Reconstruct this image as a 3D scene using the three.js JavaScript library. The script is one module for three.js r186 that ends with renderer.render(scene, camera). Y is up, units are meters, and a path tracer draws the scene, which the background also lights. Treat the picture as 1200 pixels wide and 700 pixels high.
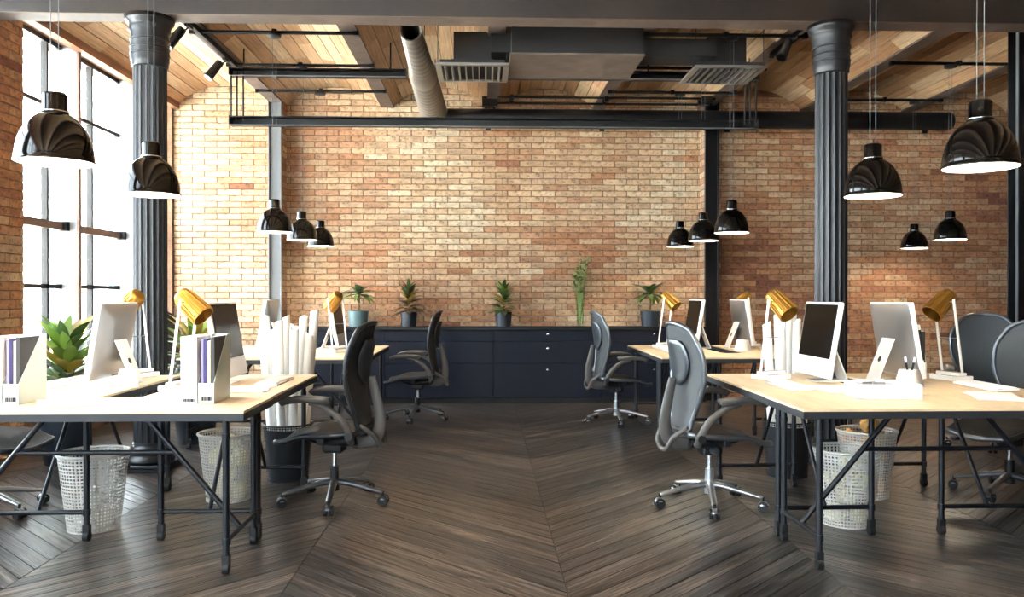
import * as THREE from 'three';
import { mergeGeometries, mergeVertices, toCreasedNormals } from 'three/addons/utils/BufferGeometryUtils.js';
import { RoundedBoxGeometry } from 'three/addons/geometries/RoundedBoxGeometry.js';
import { RectAreaLightUniformsLib } from 'three/addons/lights/RectAreaLightUniformsLib.js';

// ------------------------------------------------------------------ camera, sky, exposure
// Coordinates in metres: X to the right, y up, depth d = -z (the camera stands at the origin of X and d).
const FOCAL = 960;                                  // focal length in pixels of a 1200 x 700 picture
const EYE = 1.28;
const scene = new THREE.Scene();
const camera = new THREE.PerspectiveCamera(2 * Math.atan(350 / FOCAL) * 180 / Math.PI, 1200 / 700, 0.05, 300);
const yaw = Math.atan(33 / FOCAL), pitch = Math.atan(4.5 / FOCAL);
camera.position.set(0, EYE, 0);
camera.lookAt(Math.sin(yaw) * Math.cos(pitch), EYE - Math.sin(pitch), -Math.cos(yaw) * Math.cos(pitch));
scene.background = new THREE.Color(0.96, 0.985, 1.0);   // evenly overcast sky
scene.backgroundIntensity = 9.5;
const renderer = new THREE.WebGLRenderer({ antialias: true });
renderer.toneMapping = THREE.LinearToneMapping;
renderer.toneMappingExposure = 2.6;
renderer.shadowMap.enabled = true;
RectAreaLightUniformsLib.init();
const sun = new THREE.DirectionalLight(new THREE.Color(1, 0.95, 0.86), 95);   // high sun behind the building: it strikes the street, not the room
sun.position.set(26, 48, 14); sun.target.position.set(-6, 0, -8); sun.castShadow = true; sun.shadow.mapSize.set(2048, 2048); sun.shadow.radius = 2;
Object.assign(sun.shadow.camera, { left: -45, right: 45, top: 45, bottom: -45, near: 1, far: 160 });
scene.add(sun, sun.target);
const PENDANT_POWER = 0.8;                          // candela of each pendant bulb

// ------------------------------------------------------------------ helpers
let seed = 20240611;
const rnd = () => { seed |= 0; seed = seed + 0x6D2B79F5 | 0; let t = Math.imul(seed ^ seed >>> 15, 1 | seed); t = t + Math.imul(t ^ t >>> 7, 61 | t) ^ t; return ((t ^ t >>> 14) >>> 0) / 4294967296; };
const rr = (a, b) => a + (b - a) * rnd();
const V = (X, y, d) => new THREE.Vector3(X, y, -d);
const L3 = (x, y, z) => new THREE.Vector3(x, y, z);
const clamp = (x, a, b) => Math.min(b, Math.max(a, x));
const lerp = (a, b, t) => a + (b - a) * t;
const smooth = (a, b, x) => { const t = clamp((x - a) / (b - a), 0, 1); return t * t * (3 - 2 * t); };
const used = new Map();
function numbered(name) { const n = used.get(name) ?? 0; used.set(name, n + 1); return n ? name + '_' + String(n).padStart(3, '0') : name; }

function merge(list) {
  if (!Array.isArray(list)) return list;
  if (list.length === 1) return list[0];
  const flat = list.map((g) => { const k = g.index ? g.toNonIndexed() : g; for (const a of Object.keys(k.attributes)) if (!['position', 'normal', 'uv', 'color'].includes(a)) k.deleteAttribute(a); if (!k.attributes.uv) k.setAttribute('uv', new THREE.BufferAttribute(new Float32Array(k.attributes.position.count * 2), 2)); return k; });
  return mergeGeometries(flat, false);
}
function mesh(name, geo, mat, parent) {
  const m = new THREE.Mesh(merge(geo), mat);
  m.castShadow = true; m.receiveShadow = true;
  m.name = parent ? name : numbered(name);
  (parent ?? scene).add(m);
  return m;
}
function thing(name, label, category, pos = [0, 0, 0], turn = 0, group) {
  const o = new THREE.Group(); o.name = numbered(name); scene.add(o);
  o.position.set(pos[0], pos[1], -pos[2]); o.rotation.y = turn;
  o.userData = { label, category }; if (group) o.userData.group = group;
  return o;
}
function dup(src, pos, turn, label, group) {
  const c = src.clone(); c.name = numbered(src.name.replace(/_\d{3}$/, '')); scene.add(c);
  c.userData = { ...src.userData };
  c.position.set(pos[0], pos[1], -pos[2]); c.rotation.set(0, turn, 0);
  if (label) c.userData.label = label; if (group) c.userData.group = group;
  return c;
}
function struct(name, label, category, geo, mat) {
  const o = geo ? mesh(name, geo, mat) : Object.assign(new THREE.Group(), { name: numbered(name) });
  if (!geo) scene.add(o);
  o.userData = { label, category, kind: 'structure' };
  return o;
}
// metre-true uv on boxes: u runs along the local x axis where it can
function metricUV(g, k = 1, ox = 0, oy = 0) {
  g = g.index ? g.toNonIndexed() : g;
  const p = g.attributes.position, n = p.count, uv = new Float32Array(n * 2), a = new THREE.Vector3(), b = new THREE.Vector3(), c = new THREE.Vector3();
  for (let i = 0; i < n; i += 3) {
    a.fromBufferAttribute(p, i); b.fromBufferAttribute(p, i + 1).sub(a); c.fromBufferAttribute(p, i + 2).sub(a); b.cross(c);
    const X = Math.abs(b.x), Y = Math.abs(b.y), Z = Math.abs(b.z);
    for (let j = 0; j < 3; j++) {
      const x = p.getX(i + j), y = p.getY(i + j), z = p.getZ(i + j);
      const [u, v] = Y >= X && Y >= Z ? [x, z] : Z >= X ? [x, y] : [z, y];
      uv[(i + j) * 2] = u * k + ox; uv[(i + j) * 2 + 1] = v * k + oy;
    }
  }
  g.setAttribute('uv', new THREE.BufferAttribute(uv, 2));
  return g;
}
const box = (w, h, t, x = 0, y = 0, z = 0) => metricUV(new THREE.BoxGeometry(w, h, t).translate(x, y, z));
const rbox = (w, h, t, x = 0, y = 0, z = 0, r = 0.006, s = 2) => metricUV(new RoundedBoxGeometry(w, h, t, s, Math.min(r, w / 2.01, h / 2.01, t / 2.01)).translate(x, y, z));
// box given by world limits (X, y, d)
const slab = (x0, x1, y0, y1, d0, d1) => box(x1 - x0, y1 - y0, d1 - d0, (x0 + x1) / 2, (y0 + y1) / 2, -(d0 + d1) / 2);
const rslab = (x0, x1, y0, y1, d0, d1, r) => rbox(x1 - x0, y1 - y0, d1 - d0, (x0 + x1) / 2, (y0 + y1) / 2, -(d0 + d1) / 2, r);
function rod(a, b, r, sides = 10, r2 = r) {
  const dir = b.clone().sub(a), len = dir.length();
  const g = new THREE.CylinderGeometry(r2, r, len, sides, 1);
  g.translate(0, len / 2, 0).applyQuaternion(new THREE.Quaternion().setFromUnitVectors(L3(0, 1, 0), dir.normalize())).translate(a.x, a.y, a.z);
  return g;
}
const lathe = (prof, n = 28) => new THREE.LatheGeometry(prof.map(([r, y]) => new THREE.Vector2(Math.max(r, 1e-5), y)), n);
// swept bar with its own cross-section (half-axes a across, b in depth) along a smooth curve
function sweep(pts, radius, { closed = false, sides = 8, seg = 24, up = L3(0, 1, 0) } = {}) {
  const curve = new THREE.CatmullRomCurve3(pts, closed, 'centripetal');
  const pos = [], idx = [], uv = [], N = closed ? seg : seg + 1;
  for (let i = 0; i < N; i++) {
    const t = i / seg, p = curve.getPoint(t), T = curve.getTangent(t), side = new THREE.Vector3().crossVectors(T, up);
    if (side.lengthSq() < 1e-4) side.set(0, 0, 1).cross(T);
    side.normalize(); const nn = new THREE.Vector3().crossVectors(side, T).normalize();
    const r = typeof radius === 'function' ? radius(t) : radius, [a, b] = Array.isArray(r) ? r : [r, r];
    for (let k = 0; k < sides; k++) { const w = k / sides * Math.PI * 2, q = p.clone().addScaledVector(side, Math.cos(w) * a).addScaledVector(nn, Math.sin(w) * b); pos.push(q.x, q.y, q.z); uv.push(k / sides, t); }
  }
  const rows = closed ? N : N - 1;
  for (let i = 0; i < rows; i++) for (let k = 0; k < sides; k++) { const i2 = (i + 1) % N, a = i * sides + k, b = i * sides + (k + 1) % sides, c = i2 * sides + k, e = i2 * sides + (k + 1) % sides; idx.push(a, b, c, b, e, c); }
  if (!closed) for (const [i, flip] of [[0, 1], [N - 1, 0]]) { for (let k = 1; k < sides - 1; k++) flip ? idx.push(i * sides, i * sides + k + 1, i * sides + k) : idx.push(i * sides, i * sides + k, i * sides + k + 1); }
  const g = new THREE.BufferGeometry(); g.setAttribute('position', new THREE.Float32BufferAttribute(pos, 3)); g.setAttribute('uv', new THREE.Float32BufferAttribute(uv, 2)); g.setIndex(idx); g.computeVertexNormals();
  return g;
}
// a curved plate of thickness th over the mid-surface f(u, v), u and v in 0..1
function sheet(f, nu, nv, th, us = 1, vs = 1) {
  const pos = [], uv = [], idx = [], e = 1e-3, n1 = nu + 1;
  for (const s of [1, -1]) for (let j = 0; j <= nv; j++) for (let i = 0; i <= nu; i++) {
    const u = i / nu, v = j / nv, p = f(u, v), a = f(Math.min(1, u + e), v).sub(f(Math.max(0, u - e), v)), b = f(u, Math.min(1, v + e)).sub(f(u, Math.max(0, v - e)));
    const n = a.cross(b).normalize(); p.addScaledVector(n, s * th / 2); pos.push(p.x, p.y, p.z); uv.push(u * us, v * vs);
  }
  const off = n1 * (nv + 1);
  for (let j = 0; j < nv; j++) for (let i = 0; i < nu; i++) { const a = j * n1 + i, b = a + 1, c = a + n1, d = c + 1; idx.push(a, b, c, b, d, c, off + a, off + c, off + b, off + b, off + c, off + d); }
  const edge = (a, b) => idx.push(a, a + off, b, b, a + off, b + off);
  for (let i = 0; i < nu; i++) { edge(i, i + 1); edge(nv * n1 + i + 1, nv * n1 + i); }
  for (let j = 0; j < nv; j++) { edge((j + 1) * n1, j * n1); edge(j * n1 + nu, (j + 1) * n1 + nu); }
  const g = new THREE.BufferGeometry(); g.setAttribute('position', new THREE.Float32BufferAttribute(pos, 3)); g.setAttribute('uv', new THREE.Float32BufferAttribute(uv, 2)); g.setIndex(idx); g.computeVertexNormals();
  return g;
}

// ------------------------------------------------------------------ textures
const lattice = new Float32Array(65536); for (let i = 0; i < 65536; i++) lattice[i] = rnd();
function vnoise(x, y, px, py) {   // periodic value noise
  const xi = Math.floor(x), yi = Math.floor(y), fx = x - xi, fy = y - yi, sx = fx * fx * (3 - 2 * fx), sy = fy * fy * (3 - 2 * fy);
  const h = (a, b) => lattice[((((a % px) + px) % px) * 131 + (((b % py) + py) % py) * 7919 + px * 17) & 65535];
  return lerp(lerp(h(xi, yi), h(xi + 1, yi), sx), lerp(h(xi, yi + 1), h(xi + 1, yi + 1), sx), sy);
}
function fbm(u, v, fu, fv, oct = 4) { let s = 0, a = 0.5, t = 0; for (let o = 0; o < oct; o++) { s += a * vnoise(u * fu, v * fv, fu, fv); t += a; a *= 0.55; fu *= 2; fv *= 2; } return s / t; }
function tex(w, h, fn, srgb = true) {
  const data = new Uint8Array(w * h * 4);
  for (let j = 0; j < h; j++) for (let i = 0; i < w; i++) { const c = fn(i / w, j / h), k = (j * w + i) * 4; for (let q = 0; q < 3; q++) data[k + q] = clamp(Array.isArray(c) ? c[q] : c, 0, 1) * 255; data[k + 3] = 255; }
  const t = new THREE.DataTexture(data, w, h); t.wrapS = t.wrapT = THREE.RepeatWrapping; t.magFilter = THREE.LinearFilter; t.minFilter = THREE.LinearMipmapLinearFilter; t.generateMipmaps = true;
  if (srgb) t.colorSpace = THREE.SRGBColorSpace; t.needsUpdate = true; return t;
}
const rep = (t, x, y) => { const c = t.clone(); c.repeat.set(x, y); c.needsUpdate = true; return c; };
const texBrick = tex(512, 512, (u, v) => { const a = fbm(u, v, 10, 14, 4), b = fbm(u + 0.3, v, 60, 60, 2), spot = smooth(0.66, 0.74, fbm(u, v + 0.5, 22, 30, 2)); return clamp(0.67 + 0.36 * a + 0.10 * (b - 0.5) - 0.16 * spot, 0, 1); });
const texBrickBump = tex(256, 256, (u, v) => fbm(u, v, 24, 24, 4), false);
const grainFn = (fu, fv, lo, hi) => (u, v) => { const w = fbm(u, v, 3, 4, 3) * 0.25, s = fbm(u, v + w * 0.12, fu, fv, 4), fine = fbm(u, v, fu * 4, fv * 4, 2); return lo + (hi - lo) * clamp(0.75 * s + 0.35 * fine - 0.05, 0, 1); };
const texFloor = tex(1024, 512, (u, v) => { const s = grainFn(3, 40, 0, 1)(u, v), c = fbm(u, v, 5, 60, 2), dark = smooth(0.58, 0.78, fbm(u + 0.4, v, 6, 34, 3)); const k = clamp(0.10 + 1.15 * s - 0.40 * dark + 0.75 * (c - 0.5), 0, 1); return [k, k * 0.985, k * 0.97]; });
const texWood = tex(512, 512, grainFn(2, 34, 0.62, 1.05));
const texTop = tex(512, 512, (u, v) => { const k = grainFn(2, 20, 0.80, 1.03)(u, v); return [k, k * 0.985, k * 0.96]; });
const texWeave = tex(128, 128, (u, v) => { const a = Math.sin(u * Math.PI * 32), b = Math.sin(v * Math.PI * 32); return 0.55 + 0.45 * clamp(a * b * 1.6, -1, 1); });
const texWeaveB = tex(128, 128, (u, v) => { const a = Math.sin(u * Math.PI * 32), b = Math.sin(v * Math.PI * 32); return 0.5 + 0.5 * a * b; }, false);
const texRough = tex(256, 256, (u, v) => 0.72 + 0.5 * (fbm(u, v, 6, 6, 4) - 0.35), false);
const texPaint = tex(256, 256, (u, v) => 0.82 + 0.3 * (fbm(u, v, 8, 8, 4) - 0.35));

// ------------------------------------------------------------------ materials
const std = (color, roughness = 0.6, metalness = 0, extra = {}) => new THREE.MeshStandardMaterial({ color, roughness, metalness, ...extra });
const phy = (color, roughness, metalness, extra) => new THREE.MeshPhysicalMaterial({ color, roughness, metalness, ...extra });
const brickTones = ['#c9a481', '#d2af8c', '#ba8d6b', '#c59573', '#b07d5c', '#d8ba98', '#a57055', '#cba888', '#936047', '#dec7a8', '#ba8560', '#895648'];
const brickMap = rep(texBrick, 1.6, 1.6), brickBump = rep(texBrickBump, 4, 4);
const M = {
  brick: brickTones.map((c) => std(c, 0.92, 0, { map: brickMap, bumpMap: brickBump, bumpScale: 0.002 })),
  brickMix: std('#ffffff', 0.92, 0, { map: brickMap, bumpMap: brickBump, bumpScale: 0.002, vertexColors: true }),
  mortar: std('#86654d', 0.95, 0, { map: rep(texBrick, 3, 3) }),
  plaster: std('#7d5f4a', 0.9, 0, { map: texPaint }),
  beam: std('#1c1312', 0.65, 0.0, { map: rep(texPaint, 1, 1), roughnessMap: texRough }),
  joist: std('#6b5a50', 0.6, 0.2, { map: texPaint }),
  iron: std('#202125', 0.38, 0.3),
  steel: phy('#0d0d10', 0.45, 0.0, { specularIntensity: 0.6 }),
  pipe: phy('#16191f', 0.36, 0.0, { specularIntensity: 0.8 }),
  greySteel: std('#6a6d70', 0.5, 0.2),
  galv: std('#8b8681', 0.36, 0.75),
  ductDark: std('#121115', 0.6, 0.0),
  ductGrey: std('#6b5d53', 0.55, 0.0, { map: texPaint }),
  navy: phy('#0b1120', 0.5, 0.0, { specularIntensity: 0.5 }),
  counter: phy('#0c0e12', 0.4, 0.0, { specularIntensity: 0.6 }),
  chrome: std('#c9ccd0', 0.18, 1),
  alu: std('#b4b9be', 0.28, 0.9),
  aluDark: std('#6d7278', 0.32, 0.8),
  chairFrame: std('#2f3236', 0.35, 0.3),
  chairArm: std('#55524f', 0.5, 0.05),
  chairDark: std('#1b1d20', 0.5, 0.2),
  chairMesh: std('#6f7579', 0.6, 0.1, { map: rep(texWeave, 1, 1), bumpMap: texWeaveB, bumpScale: 0.001 }),
  chairMeshShade: std('#34363a', 0.65, 0.1, { map: texWeave, bumpMap: texWeaveB, bumpScale: 0.001 }),  // chair mesh darkened for shade
  chairSeat: std('#46403c', 0.75, 0, { map: texWeave, bumpMap: texWeaveB, bumpScale: 0.001 }),
  rubber: std('#101113', 0.6),
  white: std('#f2f1ee', 0.35),
  whiteGloss: phy('#f6f6f5', 0.2, 0, { clearcoat: 0.6, clearcoatRoughness: 0.1 }),
  paper: std('#f1efea', 0.85),
  blackGloss: phy('#080707', 0.1, 0, { specularIntensity: 0.75 }),
  screen: phy('#030304', 0.25, 0, { specularIntensity: 0.2 }),
  silver: std('#a9a9aa', 0.3, 0.85),
  brass: std('#ad8138', 0.34, 0.85),
  tabletop: std('#ecd6b4', 0.42, 0, { map: texTop }),
  edge: std('#24272c', 0.55, 0.0),
  clear: phy('#e9f2ee', 0.25, 0, { transmission: 0.35, thickness: 0 }),
  glass: phy('#f4fbff', 0.02, 0, { transmission: 1, thickness: 0, ior: 1.5 }),
  bottle: phy('#eef6ea', 0.03, 0, { transmission: 1.0, thickness: 0, ior: 1.45 }),
  frame: std('#231f1d', 0.6, 0.1),
  fin: std('#8a8a8a', 0.6),
  transom: std('#7b6357', 0.55, 0.1),
  lintel: std('#8a5a3c', 0.7, 0, { map: texWood }),
  potDark: std('#1c2530', 0.45), potTeal: std('#4d666c', 0.4),
  leafDark: phy('#3d5a2a', 0.5, 0, { transmission: 0.25, thickness: 0, side: THREE.DoubleSide }),
  leafMid: phy('#6f8a35', 0.5, 0, { transmission: 0.3, thickness: 0, side: THREE.DoubleSide }),
  leafYellow: phy('#a58a2e', 0.5, 0, { transmission: 0.25, thickness: 0, side: THREE.DoubleSide }),
  leafRed: phy('#4a3420', 0.55, 0, { transmission: 0.2, thickness: 0, side: THREE.DoubleSide }),
  leafPale: phy('#93a35c', 0.6, 0, { transmission: 0.3, thickness: 0, side: THREE.DoubleSide }),
  stem: std('#6a5233', 0.8), soil: std('#2d2119', 0.95),
  binMesh: std('#23252a', 0.6, 0.3),
  basket: std('#bdbbb5', 0.5, 0, { side: THREE.DoubleSide }),
  tan: std('#c79a5a', 0.8), purple: std('#3b3470', 0.6), lilac: std('#a9a6cf', 0.6), cream: std('#e9dfae', 0.65), charcoal: std('#3a3a3f', 0.6), ink: std('#1a1a1c', 0.7),
  bulb: std('#fff3dd', 0.4, 0, { emissive: new THREE.Color(1, 0.9, 0.72), emissiveIntensity: 3 }),
};
const floorTones = ['#5d5855', '#716a64', '#504d4c', '#7a7068', '#595553', '#6b615a'];
const floorMap = rep(texFloor, 0.9, 2.2);
M.floor = floorTones.map((c) => phy(c, 0.28, 0, { map: floorMap, bumpMap: rep(texFloor, 0.9, 2.2), bumpScale: 0.0012 }));
M.floorMix = phy('#ffffff', 0.28, 0, { map: floorMap, vertexColors: true });
M.floorBed = std('#141211', 0.9);
const ceilTones = ['#cda67e', '#c2966e', '#d6b18a', '#b78860', '#dcbb96', '#c99d75', '#bd9066'];
const woodMap = rep(texWood, 1.2, 2.4);
M.ceil = ceilTones.map((c) => std(c, 0.7, 0, { map: woodMap }));
M.ceilMix = std('#ffffff', 0.7, 0, { map: woodMap, vertexColors: true });

// ------------------------------------------------------------------ pieces of masonry and boarding
function brickGeometry(ox, oy) {         // a unit brick: front face at z = 0, chamfered arrises, 18 triangles
  const b = 0.07, w = 0.5, pos = [], P = [];
  const fx = w - 0.018, fy = w - b;
  const F = [[-fx, -fy, 0], [fx, -fy, 0], [fx, fy, 0], [-fx, fy, 0]], O = [[-w, -w, -0.005], [w, -w, -0.005], [w, w, -0.005], [-w, w, -0.005]], B = O.map(([x, y]) => [x, y, -0.022]);
  const quad = (a, b2, c, d) => pos.push(...a, ...b2, ...c, ...a, ...c, ...d);
  quad(F[0], F[1], F[2], F[3]);
  for (let k = 0; k < 4; k++) { const n = (k + 1) % 4; quad(O[k], O[n], F[n], F[k]); quad(B[k], B[n], O[n], O[k]); }
  const g = new THREE.BufferGeometry(); g.setAttribute('position', new THREE.Float32BufferAttribute(pos, 3)); g.computeVertexNormals();
  const uv = []; for (let i = 0; i < pos.length; i += 3) uv.push(pos[i] * 0.28 + ox, pos[i + 1] * 0.064 + oy); g.setAttribute('uv', new THREE.Float32BufferAttribute(uv, 2));
  return g;
}
const brickShapes = Array.from({ length: 14 }, () => brickGeometry(rnd(), rnd()));
const BL = 0.292, BH = 0.0729;
function tint(g, color) { const n = g.attributes.position.count, c = new Float32Array(n * 3); for (let i = 0; i < n; i++) c.set([color.r, color.g, color.b], i * 3); g.setAttribute('color', new THREE.BufferAttribute(c, 3)); return g; }
// lays bricks in running bond on a wall face; place(u, v, proud) gives the position of a brick's front centre
function layBricks(parent, u0, u1, v0, v1, place, turn, { most = 300, shift = 0, uEye = 0, vEye = EYE, red = 0 } = {}) {
  const list = [];
  for (let row = Math.floor(v0 / BH); row * BH < v1 - 0.01; row++) {
    const y0 = Math.max(v0, row * BH), y1 = Math.min(v1, (row + 1) * BH); if (y1 - y0 < 0.02) continue;
    const off = shift + (row % 2 ? BL / 2 : 0);
    for (let k = Math.floor((u0 - off) / BL) - 1; k * BL + off < u1; k++) {
      const a = Math.max(u0, k * BL + off), b = Math.min(u1, (k + 1) * BL + off); if (b - a < 0.03) continue;
      const u = (a + b) / 2, v = (y0 + y1) / 2;
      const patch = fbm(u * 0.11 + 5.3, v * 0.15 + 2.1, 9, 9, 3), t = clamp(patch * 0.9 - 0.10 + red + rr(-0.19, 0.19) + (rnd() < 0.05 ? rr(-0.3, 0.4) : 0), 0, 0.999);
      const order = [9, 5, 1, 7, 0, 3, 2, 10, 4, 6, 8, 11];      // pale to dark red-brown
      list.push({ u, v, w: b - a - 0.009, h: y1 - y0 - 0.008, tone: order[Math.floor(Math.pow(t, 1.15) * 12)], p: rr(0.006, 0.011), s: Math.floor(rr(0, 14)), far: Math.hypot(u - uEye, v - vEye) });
    }
  }
  list.sort((a, b) => a.far - b.far);
  const rest = [];
  list.forEach((q, i) => {
    const at = place(q.u, q.v, q.p);
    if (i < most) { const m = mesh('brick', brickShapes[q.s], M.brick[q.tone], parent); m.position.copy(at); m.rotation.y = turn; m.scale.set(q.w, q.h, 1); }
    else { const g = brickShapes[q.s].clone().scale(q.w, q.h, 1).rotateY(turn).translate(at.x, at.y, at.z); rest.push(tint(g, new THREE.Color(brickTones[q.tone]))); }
  });
  if (rest.length) mesh('brickwork', rest, M.brickMix, parent).userData = { kind: 'stuff', label: 'more distant rows of the same tan brickwork' };
}

// ------------------------------------------------------------------ the room: floor
const WALL_D = 10.0, WALL_X = -3.73, RIGHT_X = 8.2, FRONT_D = -3.6, CEIL = 3.86, SPRING = 3.56;
{
  const floor = struct('floor', 'dark grey-brown oak floor boards laid in wide chevrons', 'floor', slab(WALL_X - 0.3, RIGHT_X + 0.3, -0.15, -0.008, FRONT_D - 0.3, WALL_D + 0.3), M.floorBed);
  const S = 1.225, seam0 = 0.36, step = 0.13, all = [];
  for (let k = -5; k <= 6; k++) {
    const xa = seam0 + k * S, xb = xa + S; if (xb < WALL_X || xa > RIGHT_X) continue;
    const down = ((k % 2) + 2) % 2 === 0 ? 1 : -1;            // +1: the board recedes towards +X
    for (let d = FRONT_D - S; d < WALL_D + S; d += step) {
      const dm = d + S / 2; if (dm > WALL_D + 0.7 || dm < FRONT_D - 0.7) continue;
      all.push({ xa, xb, d, down, far: Math.abs(dm - 3.2) < 0.7 && dm < 3.0 ? 20 : (dm < 2.9 ? 30 : Math.hypot(dm, (xa + xb) / 2 - 0.3) + (Math.abs((xa + xb) / 2) > dm * 0.72 + 0.6 ? 20 : 0)) });
    }
  }
  all.sort((a, b) => a.far - b.far);
  const board = (down, ou, ov, tone) => {      // board over local x 0..S, sheared by 45 degrees; top at y = 0
    const g0 = 0.0022, e = 0, pos = [], uv = [];
    const pt = (x, t, y) => { const d = (down > 0 ? x : S - x) + t; return [x, y, -d]; };
    const top = [pt(g0, g0 * 1.4, 0), pt(S - g0, g0 * 1.4, 0), pt(S - g0, step - g0 * 1.4, 0), pt(g0, step - g0 * 1.4, 0)];
    const mid = [pt(g0 - e / 2, g0 * 1.4 - e, -0.001), pt(S - g0 + e / 2, g0 * 1.4 - e, -0.001), pt(S - g0 + e / 2, step - g0 * 1.4 + e, -0.001), pt(g0 - e / 2, step - g0 * 1.4 + e, -0.001)];
    const bot = mid.map(([x, y, z]) => [x, -0.012, z]);
    const quad = (a, b, c, d) => { for (const q of [a, b, c, a, c, d]) { pos.push(...q); const along = (q[0] + (down > 0 ? -q[2] : q[2])) * 0.7071, across = (down > 0 ? q[0] + q[2] : q[0] - q[2]) * 0.7071; uv.push(along + ou, across + ov); } };
    quad(...top); for (let k = 0; k < 4; k++) { const n = (k + 1) % 4; quad(mid[k], mid[n], top[n], top[k]); quad(bot[k], bot[n], mid[n], mid[k]); }
    const g = new THREE.BufferGeometry(); g.setAttribute('position', new THREE.Float32BufferAttribute(pos, 3)); g.setAttribute('uv', new THREE.Float32BufferAttribute(uv, 2)); g.computeVertexNormals(); return g;
  };
  const shapes = { 1: Array.from({ length: 9 }, () => board(1, rnd() * 3, rnd() * 3)), '-1': Array.from({ length: 9 }, () => board(-1, rnd() * 3, rnd() * 3)) };
  const rest = [];
  all.forEach((q, i) => {
    const g = shapes[q.down][Math.floor(rr(0, 9))], tone = Math.floor(rr(0, 6));
    if (i < 300) { const m = mesh('floor_board', g, M.floor[tone], floor); m.position.set(q.xa, rr(-0.0006, 0), -q.d); }
    else rest.push(tint(g.clone().translate(q.xa, 0, -q.d), new THREE.Color(floorTones[tone])));
  });
  mesh('floor_boards', rest, M.floorMix, floor).userData = { kind: 'stuff', label: 'more of the same chevron boards' };
}

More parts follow.
